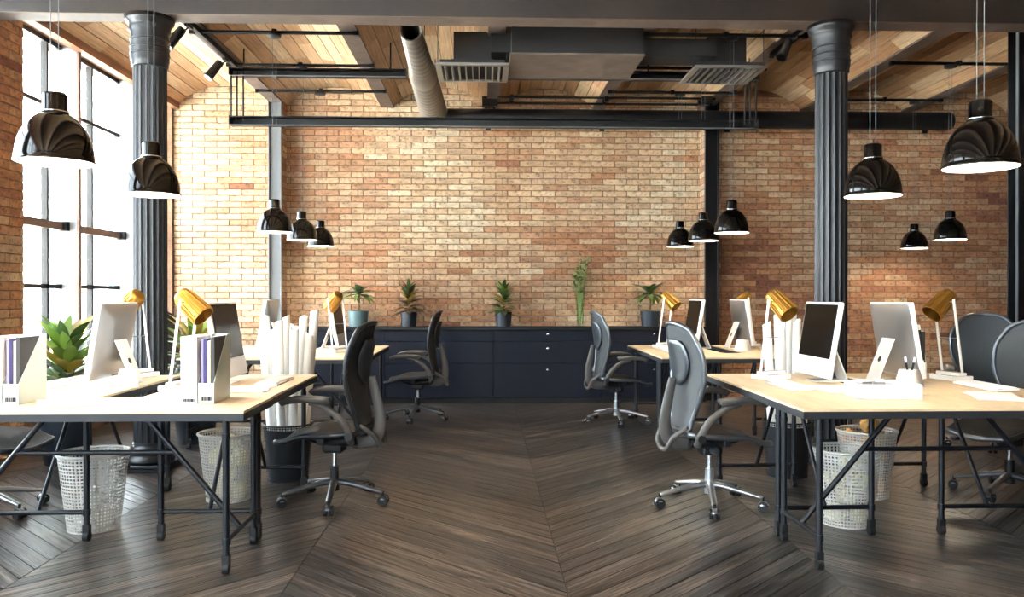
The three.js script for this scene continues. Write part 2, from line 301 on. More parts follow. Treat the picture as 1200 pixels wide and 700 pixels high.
// ------------------------------------------------------------------ the room: walls
const PIL_L = [-2.53, -2.385], PIL_R = [2.655, 2.81], PIL_DEPTH = 0.24;
{
  const sections = [
    ['wall_back_left', 'tan brick wall laid paler for the window light on it, between the tall windows and the grey steel pilaster', WALL_X, PIL_L[0] + 0.02, 0.0],
    ['wall_back', 'wide tan brick wall behind the long navy sideboard', PIL_L[1] - 0.02, PIL_R[0] + 0.02, 0.86],
    ['wall_back_right', 'reddish tan brick wall beyond the black steel pilaster', PIL_R[1] - 0.02, 6.95, 0.0],
  ];
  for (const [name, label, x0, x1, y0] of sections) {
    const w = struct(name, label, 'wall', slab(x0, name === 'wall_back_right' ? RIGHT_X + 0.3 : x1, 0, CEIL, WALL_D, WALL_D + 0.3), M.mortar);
    layBricks(w, x0, x1, y0, CEIL, (u, v, p) => V(u, v, WALL_D - p), 0, { uEye: clamp(0.3, x0, x1), vEye: 1.9, red: name === 'wall_back_right' ? 0.2 : name === 'wall_back_left' ? -0.08 : 0 });  // window light on the left bay put into paler bricks; right bay redder
  }
  const wl = struct('wall_left', 'tan brick pier and low wall between the tall steel windows', 'wall', [
    slab(WALL_X - 0.34, WALL_X, 0, CEIL, 6.0, 6.77), slab(WALL_X - 0.34, WALL_X, 0, CEIL, 1.95, 2.7), slab(WALL_X - 0.34, WALL_X, 0, CEIL, FRONT_D, -1.4),
    slab(WALL_X - 0.34, WALL_X, 0, CEIL, 9.94, WALL_D + 0.3),
    slab(WALL_X - 0.34, WALL_X, 0, 0.62, FRONT_D, WALL_D), slab(WALL_X - 0.34, WALL_X, SPRING, CEIL, FRONT_D, WALL_D)], M.mortar);
  layBricks(wl, 6.0, 6.77, 0, CEIL, (u, v, p) => V(WALL_X + p, v, u), Math.PI / 2, { uEye: 6.7, red: 0.24 });  // darker, redder bricks paint the shade on the pier
  struct('wall_right', 'plain brown wall closing the far side of the office', 'wall', slab(RIGHT_X, RIGHT_X + 0.3, 0, CEIL, FRONT_D, WALL_D), M.plaster);
  struct('wall_front', 'brown wall with an added window opening at the near end of the office', 'wall', [slab(WALL_X - 0.34, RIGHT_X + 0.3, 0, 0.62, FRONT_D - 0.3, FRONT_D), slab(WALL_X - 0.34, RIGHT_X + 0.3, SPRING, CEIL, FRONT_D - 0.3, FRONT_D),
    slab(WALL_X - 0.34, -3.2, 0.62, SPRING, FRONT_D - 0.3, FRONT_D), slab(-0.6, RIGHT_X + 0.3, 0.62, SPRING, FRONT_D - 0.3, FRONT_D)], M.plaster);
  [[-3.2, -0.6]].forEach(([x0, x1], i) => {  // unseen window, added to light the room from behind the camera
    const w = struct('window_' + (4 + i), 'unseen steel-framed window added in the near end wall for frontal light', 'window'), dd = FRONT_D - 0.16;
    for (const x of [x0 + 0.02, (x0 + x1) / 2, x1 - 0.02]) mesh('mullion', slab(x - 0.02, x + 0.02, 0.62, SPRING, dd - 0.03, dd + 0.03), M.frame, w);
    for (const y of [0.64, 1.6, 2.6, SPRING - 0.02]) mesh('transom', slab(x0, x1, y - 0.02, y + 0.02, dd - 0.025, dd + 0.025), M.frame, w);
    for (const [a, b] of [[x0, (x0 + x1) / 2], [(x0 + x1) / 2, x1]]) for (const [c, e] of [[0.64, 1.6], [1.6, 2.6], [2.6, SPRING - 0.02]]) mesh('pane', slab(a + 0.02, b - 0.02, c, e, dd - 0.003, dd + 0.003), M.glass, w);
  });
  // pilasters: brick core with a steel face; the window-side grey paints light on it
  for (const [x0, x1, mat, label, name] of [[...PIL_L, M.greySteel, 'steel-faced pilaster coloured grey for the window light on it, between the pale brick bay and the sideboard', 'wall_pilaster'], [...PIL_R, M.steel, 'black steel-faced pilaster at the end of the sideboard', 'wall_pilaster']]) {
    const p = thing(name, label, 'pilaster', [(x0 + x1) / 2, 0, WALL_D]);
    const w = x1 - x0;
    mesh('core', box(w - 0.004, CEIL - 0.01, PIL_DEPTH, 0, CEIL / 2, PIL_DEPTH / 2 - 0.01), M.mortar, p);
    for (const s of [-1, 1]) for (let r = 0; r < 52; r++) {
      const m = mesh('brick', brickShapes[r % 14], M.brick[[0, 1, 2, 3, 7, 5, 10, 4][Math.floor(rr(0, 8))]], p);
      m.position.set(s * (w / 2 + 0.004), (r + 0.5) * BH, PIL_DEPTH / 2 - 0.005); m.rotation.y = s * Math.PI / 2; m.scale.set(PIL_DEPTH - 0.02, BH - 0.008, 1);
    }
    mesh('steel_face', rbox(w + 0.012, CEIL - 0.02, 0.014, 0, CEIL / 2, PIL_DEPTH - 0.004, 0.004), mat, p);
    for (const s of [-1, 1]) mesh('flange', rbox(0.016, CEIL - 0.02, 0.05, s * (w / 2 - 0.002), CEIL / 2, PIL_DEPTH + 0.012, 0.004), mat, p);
  }
}

// ------------------------------------------------------------------ the room: ceiling of shallow plank vaults between steel joists
const JOISTS = [-2.45, -1.165, 0.115, 1.40, 2.70, 3.97, 5.25, 6.55, 7.85];
{
  const c = struct('ceiling', 'shallow vaults of warm wooden planks between steel joists', 'ceiling', slab(WALL_X - 0.34, RIGHT_X + 0.3, CEIL, CEIL + 0.14, FRONT_D - 0.3, WALL_D + 0.3), M.mortar);
  const edges = [WALL_X - 0.02, ...JOISTS], all = [];
  const planks = new Map();
  const plank = (w, len, k) => { const id = w.toFixed(3) + len + k; if (!planks.has(id)) planks.set(id, metricUV(new THREE.BoxGeometry(len, 0.016, w - 0.009), 1, k * 0.37, k * 0.61)); return planks.get(id); };
  for (let b = 0; b < edges.length - 1; b++) {
    const a = edges[b] + 0.065, e = edges[b + 1] - 0.065, W = e - a, rise = 0.235, R = (W * W / 4 + rise * rise) / (2 * rise), half = Math.asin(W / 2 / R), n = 9, mx = (a + e) / 2, cy = SPRING + rise - R;
    for (let i = 0; i < n; i++) {
      const th = lerp(-half, half, (i + 0.5) / n), x = mx + Math.sin(th) * R, y = cy + Math.cos(th) * R + 0.012;
      let d = FRONT_D + rr(-0.6, 0); 
      while (d < WALL_D) { const len = [0.8, 1.2, 1.6][Math.floor(rr(0, 3))], mid = d + len / 2; d += len;
        const vis = mid > 6.6 && mid < 10 && Math.abs(x - 0.5) < mid * 0.68 + 0.2;
        all.push({ x, y, th, w: 2 * half * R / n, len, mid: Math.min(mid, WALL_D - 0.01), far: (vis ? 0 : 50) + mid }); }
    }
  }
  all.sort((a, b) => a.far - b.far);
  const rest = [];
  all.forEach((q, i) => {
    const tone = Math.floor(rr(0, 7)), g = plank(q.w, q.len - 0.004, i % 5);
    if (i < 300) { const m = mesh('plank', g, M.ceil[tone], c); m.position.set(q.x, q.y + rr(0, 0.002), -q.mid); m.rotation.set(0, Math.PI / 2, 0); m.rotateX(q.th); }
    else rest.push(tint(g.clone().rotateX(q.th).rotateY(Math.PI / 2).translate(q.x, q.y, -q.mid), new THREE.Color(ceilTones[tone])));
  });
  mesh('planking', rest, M.ceilMix, c).userData = { kind: 'stuff', label: 'more of the same wooden planking' };
  JOISTS.forEach((x, i) => {
    const j = thing('ceiling_joist', ['slim steel joist carrying the spotlight track by the windows', 'slim steel joist where the three window-side conduits end', 'slim steel joist above the diffuser beside the ribbed duct', 'slim steel joist over the end of the grey duct panel', 'slim steel joist meeting the wall at the black pilaster', 'slim steel joist beyond the fluted column away from the windows', 'slim steel joist beyond the black steel post', 'slim steel joist next to the far plain wall', 'slim steel joist next to the far plain wall'][i], 'joist', [x, 0, 0], 0, 'steel joists under the plank ceiling');
    const len = WALL_D - FRONT_D, mid = -(WALL_D + FRONT_D) / 2;
    mesh('web', box(0.05, CEIL - SPRING, len, 0, (CEIL + SPRING) / 2 + 0.005, mid), M.joist, j);
    mesh('bottom_flange', rbox(0.155, 0.016, len, 0, SPRING - 0.002, mid, 0.004), M.joist, j);
  });
  const t = mesh('trim_1', [slab(WALL_X - 0.01, WALL_X + 0.075, SPRING - 0.05, SPRING + 0.11, FRONT_D, WALL_D)], M.lintel);
  t.userData = { kind: 'structure', label: 'brown wooden wall plate running above the tall windows', category: 'trim' };
  // the great cross beam on the columns
  const bb = 3.312;
  const beam = thing('cross_beam', 'massive dark steel beam spanning the room on the iron columns', 'beam', [0, 0, 0]);
  mesh('web', slab(WALL_X - 0.2, RIGHT_X + 0.1, bb + 0.004, CEIL + 0.02, 6.02, 6.215), M.beam, beam);
  mesh('soffit_plate', rslab(WALL_X - 0.2, RIGHT_X + 0.1, bb, bb + 0.006, 6.021, 6.215, 0.002), M.joist, beam);
}

// ------------------------------------------------------------------ windows on the street side
{
  const GX = -3.90;
  const make = (n, d0, d1, fins, mulls) => {
    const w = struct('window_' + n, 'tall steel-framed window with deep pale fins and dark glazing bars', 'window');
    const lo = 0.62, hi = SPRING;
    for (const [a, b] of [[d0, d0 + 0.035], [d1 - 0.035, d1]]) mesh('jamb', slab(GX - 0.03, GX + 0.03, lo, hi, a, b), M.frame, w);
    mesh('head', slab(GX - 0.03, GX + 0.03, hi - 0.04, hi, d0, d1), M.frame, w);
    mesh('sill', rslab(GX - 0.16, WALL_X + 0.04, lo - 0.03, lo + 0.01, d0, d1, 0.004), M.fin, w);
    for (const d of fins) { mesh('fin', slab(GX - 0.03, WALL_X + 0.0, lo, hi, d - 0.02, d + 0.02), M.fin, w); mesh('fin_edge', slab(WALL_X - 0.004, WALL_X + 0.016, lo, hi, d - 0.024, d + 0.024), M.transom, w); }
    for (const d of mulls) mesh('mullion', slab(GX - 0.025, GX + 0.03, lo, hi, d - 0.018, d + 0.018), M.frame, w);
    for (const [y, h, dep, m] of [[2.97, 0.036, 0.03, M.frame], [1.905, 0.07, 0.06, M.transom], [1.355, 0.04, 0.03, M.frame]]) {
      const cuts = [d0, ...fins, d1];
      for (let k = 0; k < cuts.length - 1; k++) mesh('transom', slab(GX - 0.02, GX + dep, y - h / 2, y + h / 2, cuts[k] + 0.02, cuts[k + 1] - 0.02), m, w);
      if (m === M.transom) for (const d of fins) mesh('bracket', slab(GX + 0.02, GX + 0.10, y - h / 2 - 0.006, y + h / 2 + 0.006, d - 0.07, d - 0.02), M.steel, w);
    }
    const ds = [d0 + 0.03, ...[...fins, ...mulls].sort((a, b) => a - b), d1 - 0.03], ys = [lo + 0.01, 1.355, 1.905, 2.97, hi - 0.04];
    for (let i = 0; i < ds.length - 1; i++) for (let k = 0; k < ys.length - 1; k++) mesh('pane', slab(GX - 0.003, GX + 0.003, ys[k], ys[k + 1], ds[i], ds[i + 1]), M.glass, w);
  };
  make(1, 6.77, 9.94, [7.68, 8.87], [7.42, 8.25, 9.4]);
  make(2, 2.7, 6.0, [3.8, 4.9], [3.25, 4.35, 5.45]);
  make(3, -1.4, 1.95, [-0.3, 0.85], [-0.85, 0.28, 1.4]);
}

// ------------------------------------------------------------------ outside
{
  struct('street', 'pale street paving outside the tall windows', 'street', [slab(-60, WALL_X - 0.34, -0.6, -0.5, -60, 90), slab(WALL_X - 0.34, 40, -0.6, -0.5, -60, FRONT_D - 0.3)], std('#cfcbc4', 0.9));
  const facade = std('#d9d6d2', 0.9), pane = std('#5f7f9c', 0.2, 0.2);
  for (const [x, d0, d1, h, name, label] of [[-17, 16, 27, 12, 'street_building', 'pale stone building with blue windows across the street'], [-19, 28.5, 46, 9, 'street_building', 'lower white building with blue windows further down the street']]) {
    const b = thing(name, label, 'building', [x, -0.5, 0]);
    mesh('wall', box(6, h, d1 - d0, -3, h / 2, -(d0 + d1) / 2), facade, b);
    mesh('cornice', box(0.4, 0.3, d1 - d0, 0.1, h - 0.4, -(d0 + d1) / 2), facade, b);
    for (let y = 0.9; y < h - 2; y += 2.6) for (let d = d0 + 0.8; d < d1 - 1.2; d += 2.1) { const f = mesh('window', box(0.12, 1.7, 1.2, 0.02, y + 0.85, -(d + 0.6)), facade, b); mesh('pane', box(0.04, 1.5, 1.0, 0.08, y + 0.85, -(d + 0.6)), pane, f); }
  }
  const awn = thing('street_awning', 'blue shop awning across the street', 'awning', [-17, -0.5, 22]);
  mesh('canopy', [box(1.2, 0.08, 3.0, 0.6, 2.4, 0).rotateZ(-0.1)], std('#3f86b5', 0.7), awn);
  mesh('valance', box(0.05, 0.35, 3.0, 1.42, 2.12, 0), std('#d9e6ee', 0.7), awn);
}

// ------------------------------------------------------------------ iron columns
{
  const fluted = (r, y0, y1, n = 18) => {
    const sh = new THREE.Shape(), m = n * 8;
    for (let i = 0; i <= m; i++) { const a = i / m * Math.PI * 2, k = Math.abs(Math.sin(a * n / 2)), q = r * (1 - 0.085 * Math.pow(k, 0.7)); i ? sh.lineTo(Math.cos(a) * q, Math.sin(a) * q) : sh.moveTo(Math.cos(a) * q, Math.sin(a) * q); }
    return toCreasedNormals(new THREE.ExtrudeGeometry(sh, { depth: y1 - y0, bevelEnabled: false }), 0.6).rotateX(-Math.PI / 2).translate(0, y0, 0);
  };
  const col = (X, label, h) => {
    const c = thing('iron_column', label, 'column', [X, 0, 6.125]);
    mesh('plinth', [rbox(0.36, 0.05, 0.36, 0, 0.025, 0, 0.008), lathe([[0, 0.05], [0.165, 0.05], [0.17, 0.075], [0.15, 0.1], [0.135, 0.115], [0.15, 0.14], [0.13, 0.165], [0.122, 0.2], [0, 0.2]], 40)], M.iron, c);
    mesh('shaft', fluted(0.117, 0.19, h - 0.36), M.iron, c);
    const y = h - 0.36, cap = mesh('capital', lathe([[0, y - 0.01], [0.118, y - 0.01], [0.128, y], [0.128, y + 0.03], [0.134, y + 0.04], [0.134, y + 0.24], [0.15, y + 0.26], [0.142, y + 0.285], [0.15, y + 0.305], [0.168, y + 0.325], [0.176, y + 0.36], [0, y + 0.36]], 48), M.iron, c);
    for (const q of [0.085, 0.135, 0.19]) mesh('ring', new THREE.TorusGeometry(0.134, 0.007, 8, 44).rotateX(Math.PI / 2).translate(0, y + q, 0), M.iron, cap);
  };
  col(-2.455, 'fluted iron column beside the tall windows', 3.313);
  col(2.63, 'fluted iron column standing behind the desks away from the windows', 3.313);
  const p = thing('steel_post', 'black I-section steel post rising behind the mesh chairs', 'post', [4.84, 0, 7.25]);
  mesh('web', box(0.02, 3.70, 0.15, 0.02, 1.85, 0), M.greySteel, p);
  for (const s of [-1, 1]) mesh('flange', rbox(0.16, 3.70, 0.014, 0.02, 1.85, s * 0.075, 0.003), M.steel, p);
  mesh('foot_plate', rbox(0.26, 0.02, 0.26, 0.02, 0.01, 0, 0.003), M.steel, p);
}

// ------------------------------------------------------------------ services under the ceiling
{
  // corrugated duct running towards the back wall
  const D = thing('spiral_duct', 'ribbed galvanised round duct running along under the ceiling', 'duct', [-0.58, 3.385, 0]);
  const ribbed = (d0, d1, r0, r1, pitch) => { const prof = [], n = Math.round((d1 - d0) / pitch) * 12; for (let i = 0; i <= n; i++) { const t = i / n; prof.push([lerp(r0, r1, t) + 0.011 * Math.pow(0.5 + 0.5 * Math.cos(t * n / 12 * Math.PI * 2), 3), lerp(d0, d1, t)]); } return lathe(prof, 32).rotateX(-Math.PI / 2); };
  mesh('near_section', ribbed(6.55, 7.72, 0.078, 0.105, 0.12), M.galv, D);
  mesh('inner_wall', lathe([[0.088, 6.55], [0.074, 6.551], [0.072, 7.1], [0.098, 7.7], [0.115, 8.0], [0.14, 9.6], [0, 9.61]], 32).rotateX(-Math.PI / 2), M.galv, D);
  mesh('coupling', lathe([[0.105, 7.66], [0.128, 7.72], [0.138, 7.84], [0.136, 7.92], [0.124, 7.99]], 36).rotateX(-Math.PI / 2), M.galv, D);
  mesh('far_section', ribbed(7.95, 9.62, 0.122, 0.152, 0.12), M.galv, D);
  for (const d of [7.2, 8.8]) mesh('hanger', [rod(L3(-0.06, 0.05, -d), L3(-0.06, 0.46, -d), 0.005, 6), rod(L3(0.06, 0.05, -d), L3(0.06, 0.46, -d), 0.005, 6)], M.steel, D);

  // rectangular supply duct and its two ceiling diffusers
  const R = thing('supply_duct', 'rectangular dark air duct joining the two square diffusers', 'duct', [0, 0, 0]);
  mesh('main_section', [slab(0.235, 1.36, 3.325, 3.555, 6.94, 7.66)], M.ductDark, R);
  mesh('bottom_panel', rslab(0.225, 1.37, 3.312, 3.33, 6.93, 7.67, 0.004), M.ductGrey, R);  // lighter grey puts the light on the duct underside into its colour
  mesh('branch', rslab(1.36, 2.02, 3.35, 3.50, 7.05, 7.35, 0.004), M.ductDark, R);
  mesh('branch_flange', rslab(1.355, 1.375, 3.335, 3.54, 7.02, 7.38, 0.003), M.ductGrey, R);
  mesh('end_collar', rslab(0.06, 0.24, 3.38, 3.54, 7.1, 7.42, 0.004), M.ductDark, R);
  for (const d of [7.0, 7.6]) for (const X of [0.4, 1.2]) mesh('hanger_rod', rod(V(X, 3.55, d), V(X, 3.80, d), 0.006, 6), M.steel, R);
  for (const [X, label] of [[-0.1, 'square louvred air diffuser beside the ribbed round duct'], [2.165, 'square louvred air diffuser beside the track spotlight']]) {
    const g = thing('air_diffuser', label, 'diffuser', [X, 3.27, 7.4]);
    mesh('plenum_box', [box(0.33, 0.27, 0.34, 0, 0.185, 0.02), rbox(0.37, 0.03, 0.38, 0, 0.06, 0.02, 0.004)], M.ductDark, g);
    mesh('frame', [rbox(0.64, 0.02, 0.05, 0, 0.01, 0.275, 0.004), rbox(0.64, 0.02, 0.05, 0, 0.01, -0.275, 0.004), rbox(0.05, 0.02, 0.5, 0.295, 0.01, 0, 0.004), rbox(0.05, 0.02, 0.5, -0.295, 0.01, 0, 0.004)], M.galv, g);
    mesh('backing', box(0.56, 0.03, 0.56, 0, 0.035, 0), M.ductDark, g);
    for (let k = -4; k <= 4; k++) mesh('louvre', box(0.008, 0.05, 0.5, 0, 0, 0).rotateZ(k * 0.11).translate(k * 0.058, 0.014, 0), M.galv, g);
    mesh('hanger_rod', [rod(L3(-0.3, 0.01, 0.25), L3(-0.3, 0.5, 0.25), 0.004, 6), rod(L3(0.3, 0.01, 0.25), L3(0.3, 0.5, 0.25), 0.004, 6)], M.steel, g);
  }

  // hung cable frame: an upper and a lower channel joined by rods at both ends
  const F = thing('cable_frame', 'black hanging cable frame of two long channels joined by rods', 'cable tray', [0, 0, 0]);
  for (const [y, h, name, x0, x1] of [[3.41, 0.075, 'upper_channel', -2.42, -0.75], [3.41, 0.075, 'upper_channel', -0.41, 2.67], [2.945, 0.085, 'lower_channel', -2.42, 2.67]]) {
    mesh(name, [slab(x0, x1, y - h / 2, y + h / 2, 7.99, 8.0), slab(x0, x1, y - h / 2, y - h / 2 + 0.008, 7.9, 8.0), slab(x0, x1, y + h / 2 - 0.008, y + h / 2, 7.9, 8.0)], M.steel, F);
    for (const x of [x0, x1]) mesh('end_cap', slab(x - 0.005, x + 0.005, y - h / 2, y + h / 2, 7.88, 8.02), M.steel, F);
    mesh('lower_lip', slab(x0, x1, y - h / 2 - 0.006, y - h / 2, 7.885, 7.9), M.greySteel, F);
  }
  for (const X of [-2.415, -2.36, -2.3, 2.55, 2.6, 2.66]) mesh('rod', rod(V(X, 2.95, 7.93), V(X, 3.42, 7.93), 0.009, 8), M.steel, F);
  for (const X of [-2.3, -0.9, 0.4, 1.6, 2.6]) mesh('ceiling_hanger', rod(V(X, 3.44, 7.95), V(X, 3.80, 7.95), 0.007, 8), M.steel, F);
  // black main along the back wall
  const P = thing('wall_pipe', 'thick black pipe running along the top of the brick wall', 'pipe', [0, 0, 0]);
  mesh('pipe', rod(V(-0.6, 3.345, 9.58), V(5.52, 3.345, 9.58), 0.105, 24), M.steel, P);
  mesh('end_cap', [lathe([[0, 0], [0.06, 0.004], [0.095, 0.02], [0.108, 0.05], [0.108, 0.08]], 24).rotateZ(-Math.PI / 2).translate(-0.66, 3.345, -9.58), lathe([[0, 0], [0.06, 0.004], [0.095, 0.02], [0.108, 0.05], [0.108, 0.08]], 24).rotateZ(Math.PI / 2).translate(5.58, 3.345, -9.58)], M.steel, P);
  for (const X of [0.05, 1.4, 2.9, 4.2, 5.3]) mesh('bracket', [slab(X - 0.03, X + 0.03, 3.32, 3.37, 9.66, 9.995), slab(X - 0.03, X + 0.03, 3.22, 3.47, 9.68, 9.70)], M.steel, P);
  mesh('drop_hanger', [rod(V(0.02, 3.44, 9.58), V(0.02, 3.8, 9.58), 0.012, 8), rod(V(0.12, 3.44, 9.58), V(0.12, 3.8, 9.58), 0.012, 8), slab(-0.02, 0.16, 3.47, 3.58, 9.5, 9.62)], M.steel, P);

  // conduits with the junction boxes that the pendants hang from
  const conduit = (x0, x1, d, label) => { const c = thing('conduit', label, 'conduit', [0, 0, 0]); mesh('tube', rod(V(x0, 3.535, d), V(x1, 3.535, d), 0.016, 10), M.steel, c); const n = Math.max(2, Math.round((x1 - x0) / 1.3)); for (let i = 0; i <= n; i++) mesh('clip', slab(lerp(x0, x1, i / n) - 0.02, lerp(x0, x1, i / n) + 0.02, 3.515, 3.562, d - 0.02, d + 0.02), M.steel, c); };
  conduit(-2.5, -1.1, 7.12, 'thin black ceiling conduit crossing the first sunlit vault'); conduit(-2.5, -1.1, 8.13, 'thin black ceiling conduit just beyond the hanging cable frame'); conduit(-2.5, -1.1, 9.15, 'thin black ceiling conduit nearest the brick wall in the sunlit vault');
  conduit(1.4, 2.8, 7.06, 'thin black ceiling conduit above the far diffuser'); conduit(1.4, 2.8, 8.1, 'thin black ceiling conduit over the middle lamp of three'); conduit(1.4, 2.8, 9.08, 'thin black ceiling conduit above the smallest hanging lamp');
  conduit(3.97, 5.3, 7.85, 'thin black ceiling conduit meeting the steel post'); conduit(3.97, 5.3, 9.34, 'thin black ceiling conduit behind the steel post near the wall');
  for (const [d, label] of [[9.35, 'upper thin dark pipe along the brick wall over the sideboard'], [9.5, 'lower thin dark pipe along the brick wall over the sideboard']]) { const c = thing('thin_pipe', label, 'pipe', [0, 0, 0]); mesh('tube', rod(V(0.16, d < 9.4 ? 3.535 : 3.5, d), V(2.66, d < 9.4 ? 3.535 : 3.5, d), 0.014, 8), M.steel, c); mesh('clip', [slab(0.3, 0.34, 3.49, 3.562, d - 0.02, d + 0.02), slab(1.38, 1.42, 3.49, 3.562, d - 0.02, d + 0.02), slab(2.5, 2.62, 3.49, 3.562, d - 0.02, d + 0.02)], M.steel, c); }

  // track with spotlights
  const rail = (x, d0, d1, label) => { const t = thing('lighting_track', label, 'track', [0, 0, 0]); mesh('rail', rslab(x - 0.018, x + 0.018, 3.505, 3.553, d0, d1, 0.003), M.steel, t); mesh('end_cap', [slab(x - 0.022, x + 0.022, 3.5, 3.553, d0 - 0.012, d0), slab(x - 0.022, x + 0.022, 3.5, 3.553, d1, d1 + 0.012)], M.rubber, t); };
  rail(-2.43, 6.6, 8.3, 'black spotlight track under the joist by the windows'); rail(2.70, 6.6, 7.6, 'black spotlight track under the joist by the far diffuser');
  const spot = (x, d, s, label) => {
    const t = thing('track_spotlight', label, 'spotlight', [x, 3.505, d]);
    mesh('adapter', rbox(0.032, 0.025, 0.12, 0, -0.012, 0, 0.004), M.rubber, t);
    mesh('yoke', rod(L3(0, -0.02, 0), L3(s * 0.05, -0.06, 0), 0.008, 8), M.rubber, t);
    const dir = L3(s * 0.45, -0.8, 0.35).normalize(), a = L3(s * 0.06, -0.03, -0.02), b = a.clone().addScaledVector(dir, 0.19);
    mesh('head', [rod(a, b, 0.036, 18, 0.042), rod(b, b.clone().addScaledVector(dir, 0.012), 0.046, 18)], M.rubber, t);
    mesh('lens', rod(b.clone().addScaledVector(dir, 0.010), b.clone().addScaledVector(dir, 0.014), 0.036, 18), M.screen, t);
  };
  spot(-2.43, 6.85, -1, 'black track spotlight beside the column capital'); spot(-2.43, 7.82, -1, 'black track spotlight by the rods of the hanging frame'); spot(2.70, 7.0, -1, 'black track spotlight beside the far square diffuser');
}

// ------------------------------------------------------------------ pendant lamps
{
  const prof = [], N = 18, H = 0.19, R = 0.147;
  for (let i = 0; i <= N; i++) { const a = lerp(0.33, Math.PI / 2, i / N); prof.push([R * Math.pow(Math.sin(a), 0.92), H * Math.cos(a) / Math.cos(0.33)]); }
  const outer = lathe([[0, H + 0.004], ...prof, [R + 0.004, 0], [R + 0.004, -0.008], [R, -0.008]], 48);
  const inner = lathe([...prof.map(([r, y]) => [r - 0.004, y - 0.004]).slice(1), [R - 0.001, -0.008]], 48);
  const neck = lathe([[0, H], [0.05, H], [0.052, H + 0.012], [0.046, H + 0.014], [0.046, H + 0.075], [0.04, H + 0.085], [0, H + 0.087]], 32);
  const make = (X, d, top, label, group, box_) => {
    const p = thing('pendant_lamp', label, 'pendant lamp', [X, 1.825, d], 0, group);
    mesh('shade', outer, M.blackGloss, p);
    mesh('reflector', inner, M.white, p).userData.label = 'white inside of the shade';
    mesh('neck', neck, M.blackGloss, p);
    mesh('neck_band', new THREE.TorusGeometry(0.049, 0.004, 8, 32).rotateX(Math.PI / 2).translate(0, H + 0.008, 0), M.chrome, p);
    for (const s of [-1, 1]) mesh('cord', rod(L3(s * 0.016, H + 0.08, 0), L3(s * 0.016, top - 1.825, 0), 0.0017, 6), M.greySteel, p);
    mesh('ceiling_rose', lathe([[0, -0.03], [0.055, -0.025], [0.06, 0], [0, 0]], 20).translate(0, top - 1.825, 0), M.rubber, p);
    const b = mesh('bulb', new THREE.SphereGeometry(0.032, 20, 14).scale(1, 1.25, 1).translate(0, 0.055, 0), M.bulb, p);
    mesh('socket', rod(L3(0, 0.09, 0), L3(0, H - 0.005, 0), 0.02, 14), M.white, p);
    const l = new THREE.PointLight(new THREE.Color(1, 0.86, 0.66), PENDANT_POWER, 0, 2); l.position.set(0, 0.055, 0); l.castShadow = true; l.name = 'pendant_light'; p.add(l);
  };
  const W = 'pendants over the window-side desks', E = 'pendants over the desks away from the windows';
  make(-1.745, 3.40, 3.80, 'glossy black dome pendant hanging before the tall window panes', W);
  make(-1.79, 4.48, 3.80, 'glossy black dome pendant hanging before the window-side iron column', W);
  make(-1.80, 7.12, 3.519, 'black dome pendant overlapping the grey pilaster', W, true);
  make(-1.79, 8.13, 3.519, 'black dome pendant between two others beside the grey pilaster', W, true);
  make(-1.81, 9.15, 3.519, 'smallest black dome pendant furthest from the window-side column', W, true);
  make(2.10, 3.40, 3.80, 'largest black dome pendant with a glowing rim near the steel post', E);
  make(2.12, 4.40, 3.80, 'black dome pendant with a glowing rim beside the fluted column', E);
  make(2.155, 7.06, 3.519, 'black dome pendant on bare brick next to the black pilaster', E, true);
  make(2.185, 8.10, 3.519, 'black dome pendant hanging in front of the black pilaster', E, true);
  make(2.19, 9.08, 3.519, 'small black dome pendant over the end of the sideboard', E, true);
  make(4.55, 7.85, 3.519, 'black dome pendant by the wall, the upper of two between column and post', E, true);
  make(4.99, 9.34, 3.519, 'small black dome pendant by the wall, the lower of two between column and post', E, true);
}

// ------------------------------------------------------------------ sideboard along the back wall
{
  const xs = [-2.37, -1.155, 0.115, 1.385, 2.64], F = 9.62, labels = ['navy drawer unit half hidden behind the window-side desk', 'navy drawer unit under the two yellow-leaved plants', 'navy drawer unit under the tall green glass vase', 'navy drawer unit under the small palm at the black pilaster'];
  for (let k = 0; k < 4; k++) {
    const a = xs[k], b = xs[k + 1], w = b - a, u = thing('sideboard_unit', labels[k], 'cabinet', [(a + b) / 2, 0, F], 0, 'navy units of the long sideboard');
    mesh('carcass', box(w, 0.80, 0.352, 0, 0.465, -0.196), M.navy, u);
    mesh('plinth', box(w, 0.07, 0.30, 0, 0.035, -0.20), M.rubber, u);
    for (const [y0, y1, ky] of [[0.735, 0.858, 0.815], [0.475, 0.73, 0.646], [0.072, 0.47, 0.397]]) {
      const dr = mesh('drawer', rbox(w - 0.012, y1 - y0, 0.02, 0, (y0 + y1) / 2, -0.012, 0.003), M.navy, u);
      mesh('knob', lathe([[0, 0.03], [0.012, 0.029], [0.017, 0.022], [0.015, 0.014], [0.007, 0.01], [0.007, 0], [0, 0]], 16).rotateX(Math.PI / 2).translate(0, ky, -0.004), M.chrome, dr);
    }
  }
  const top = mesh('worktop', rslab(-2.375, 2.645, 0.865, 0.90, 9.585, 9.985, 0.005), M.counter);
  top.userData = { label: 'long black worktop lying on the navy sideboard units', category: 'worktop' };
}

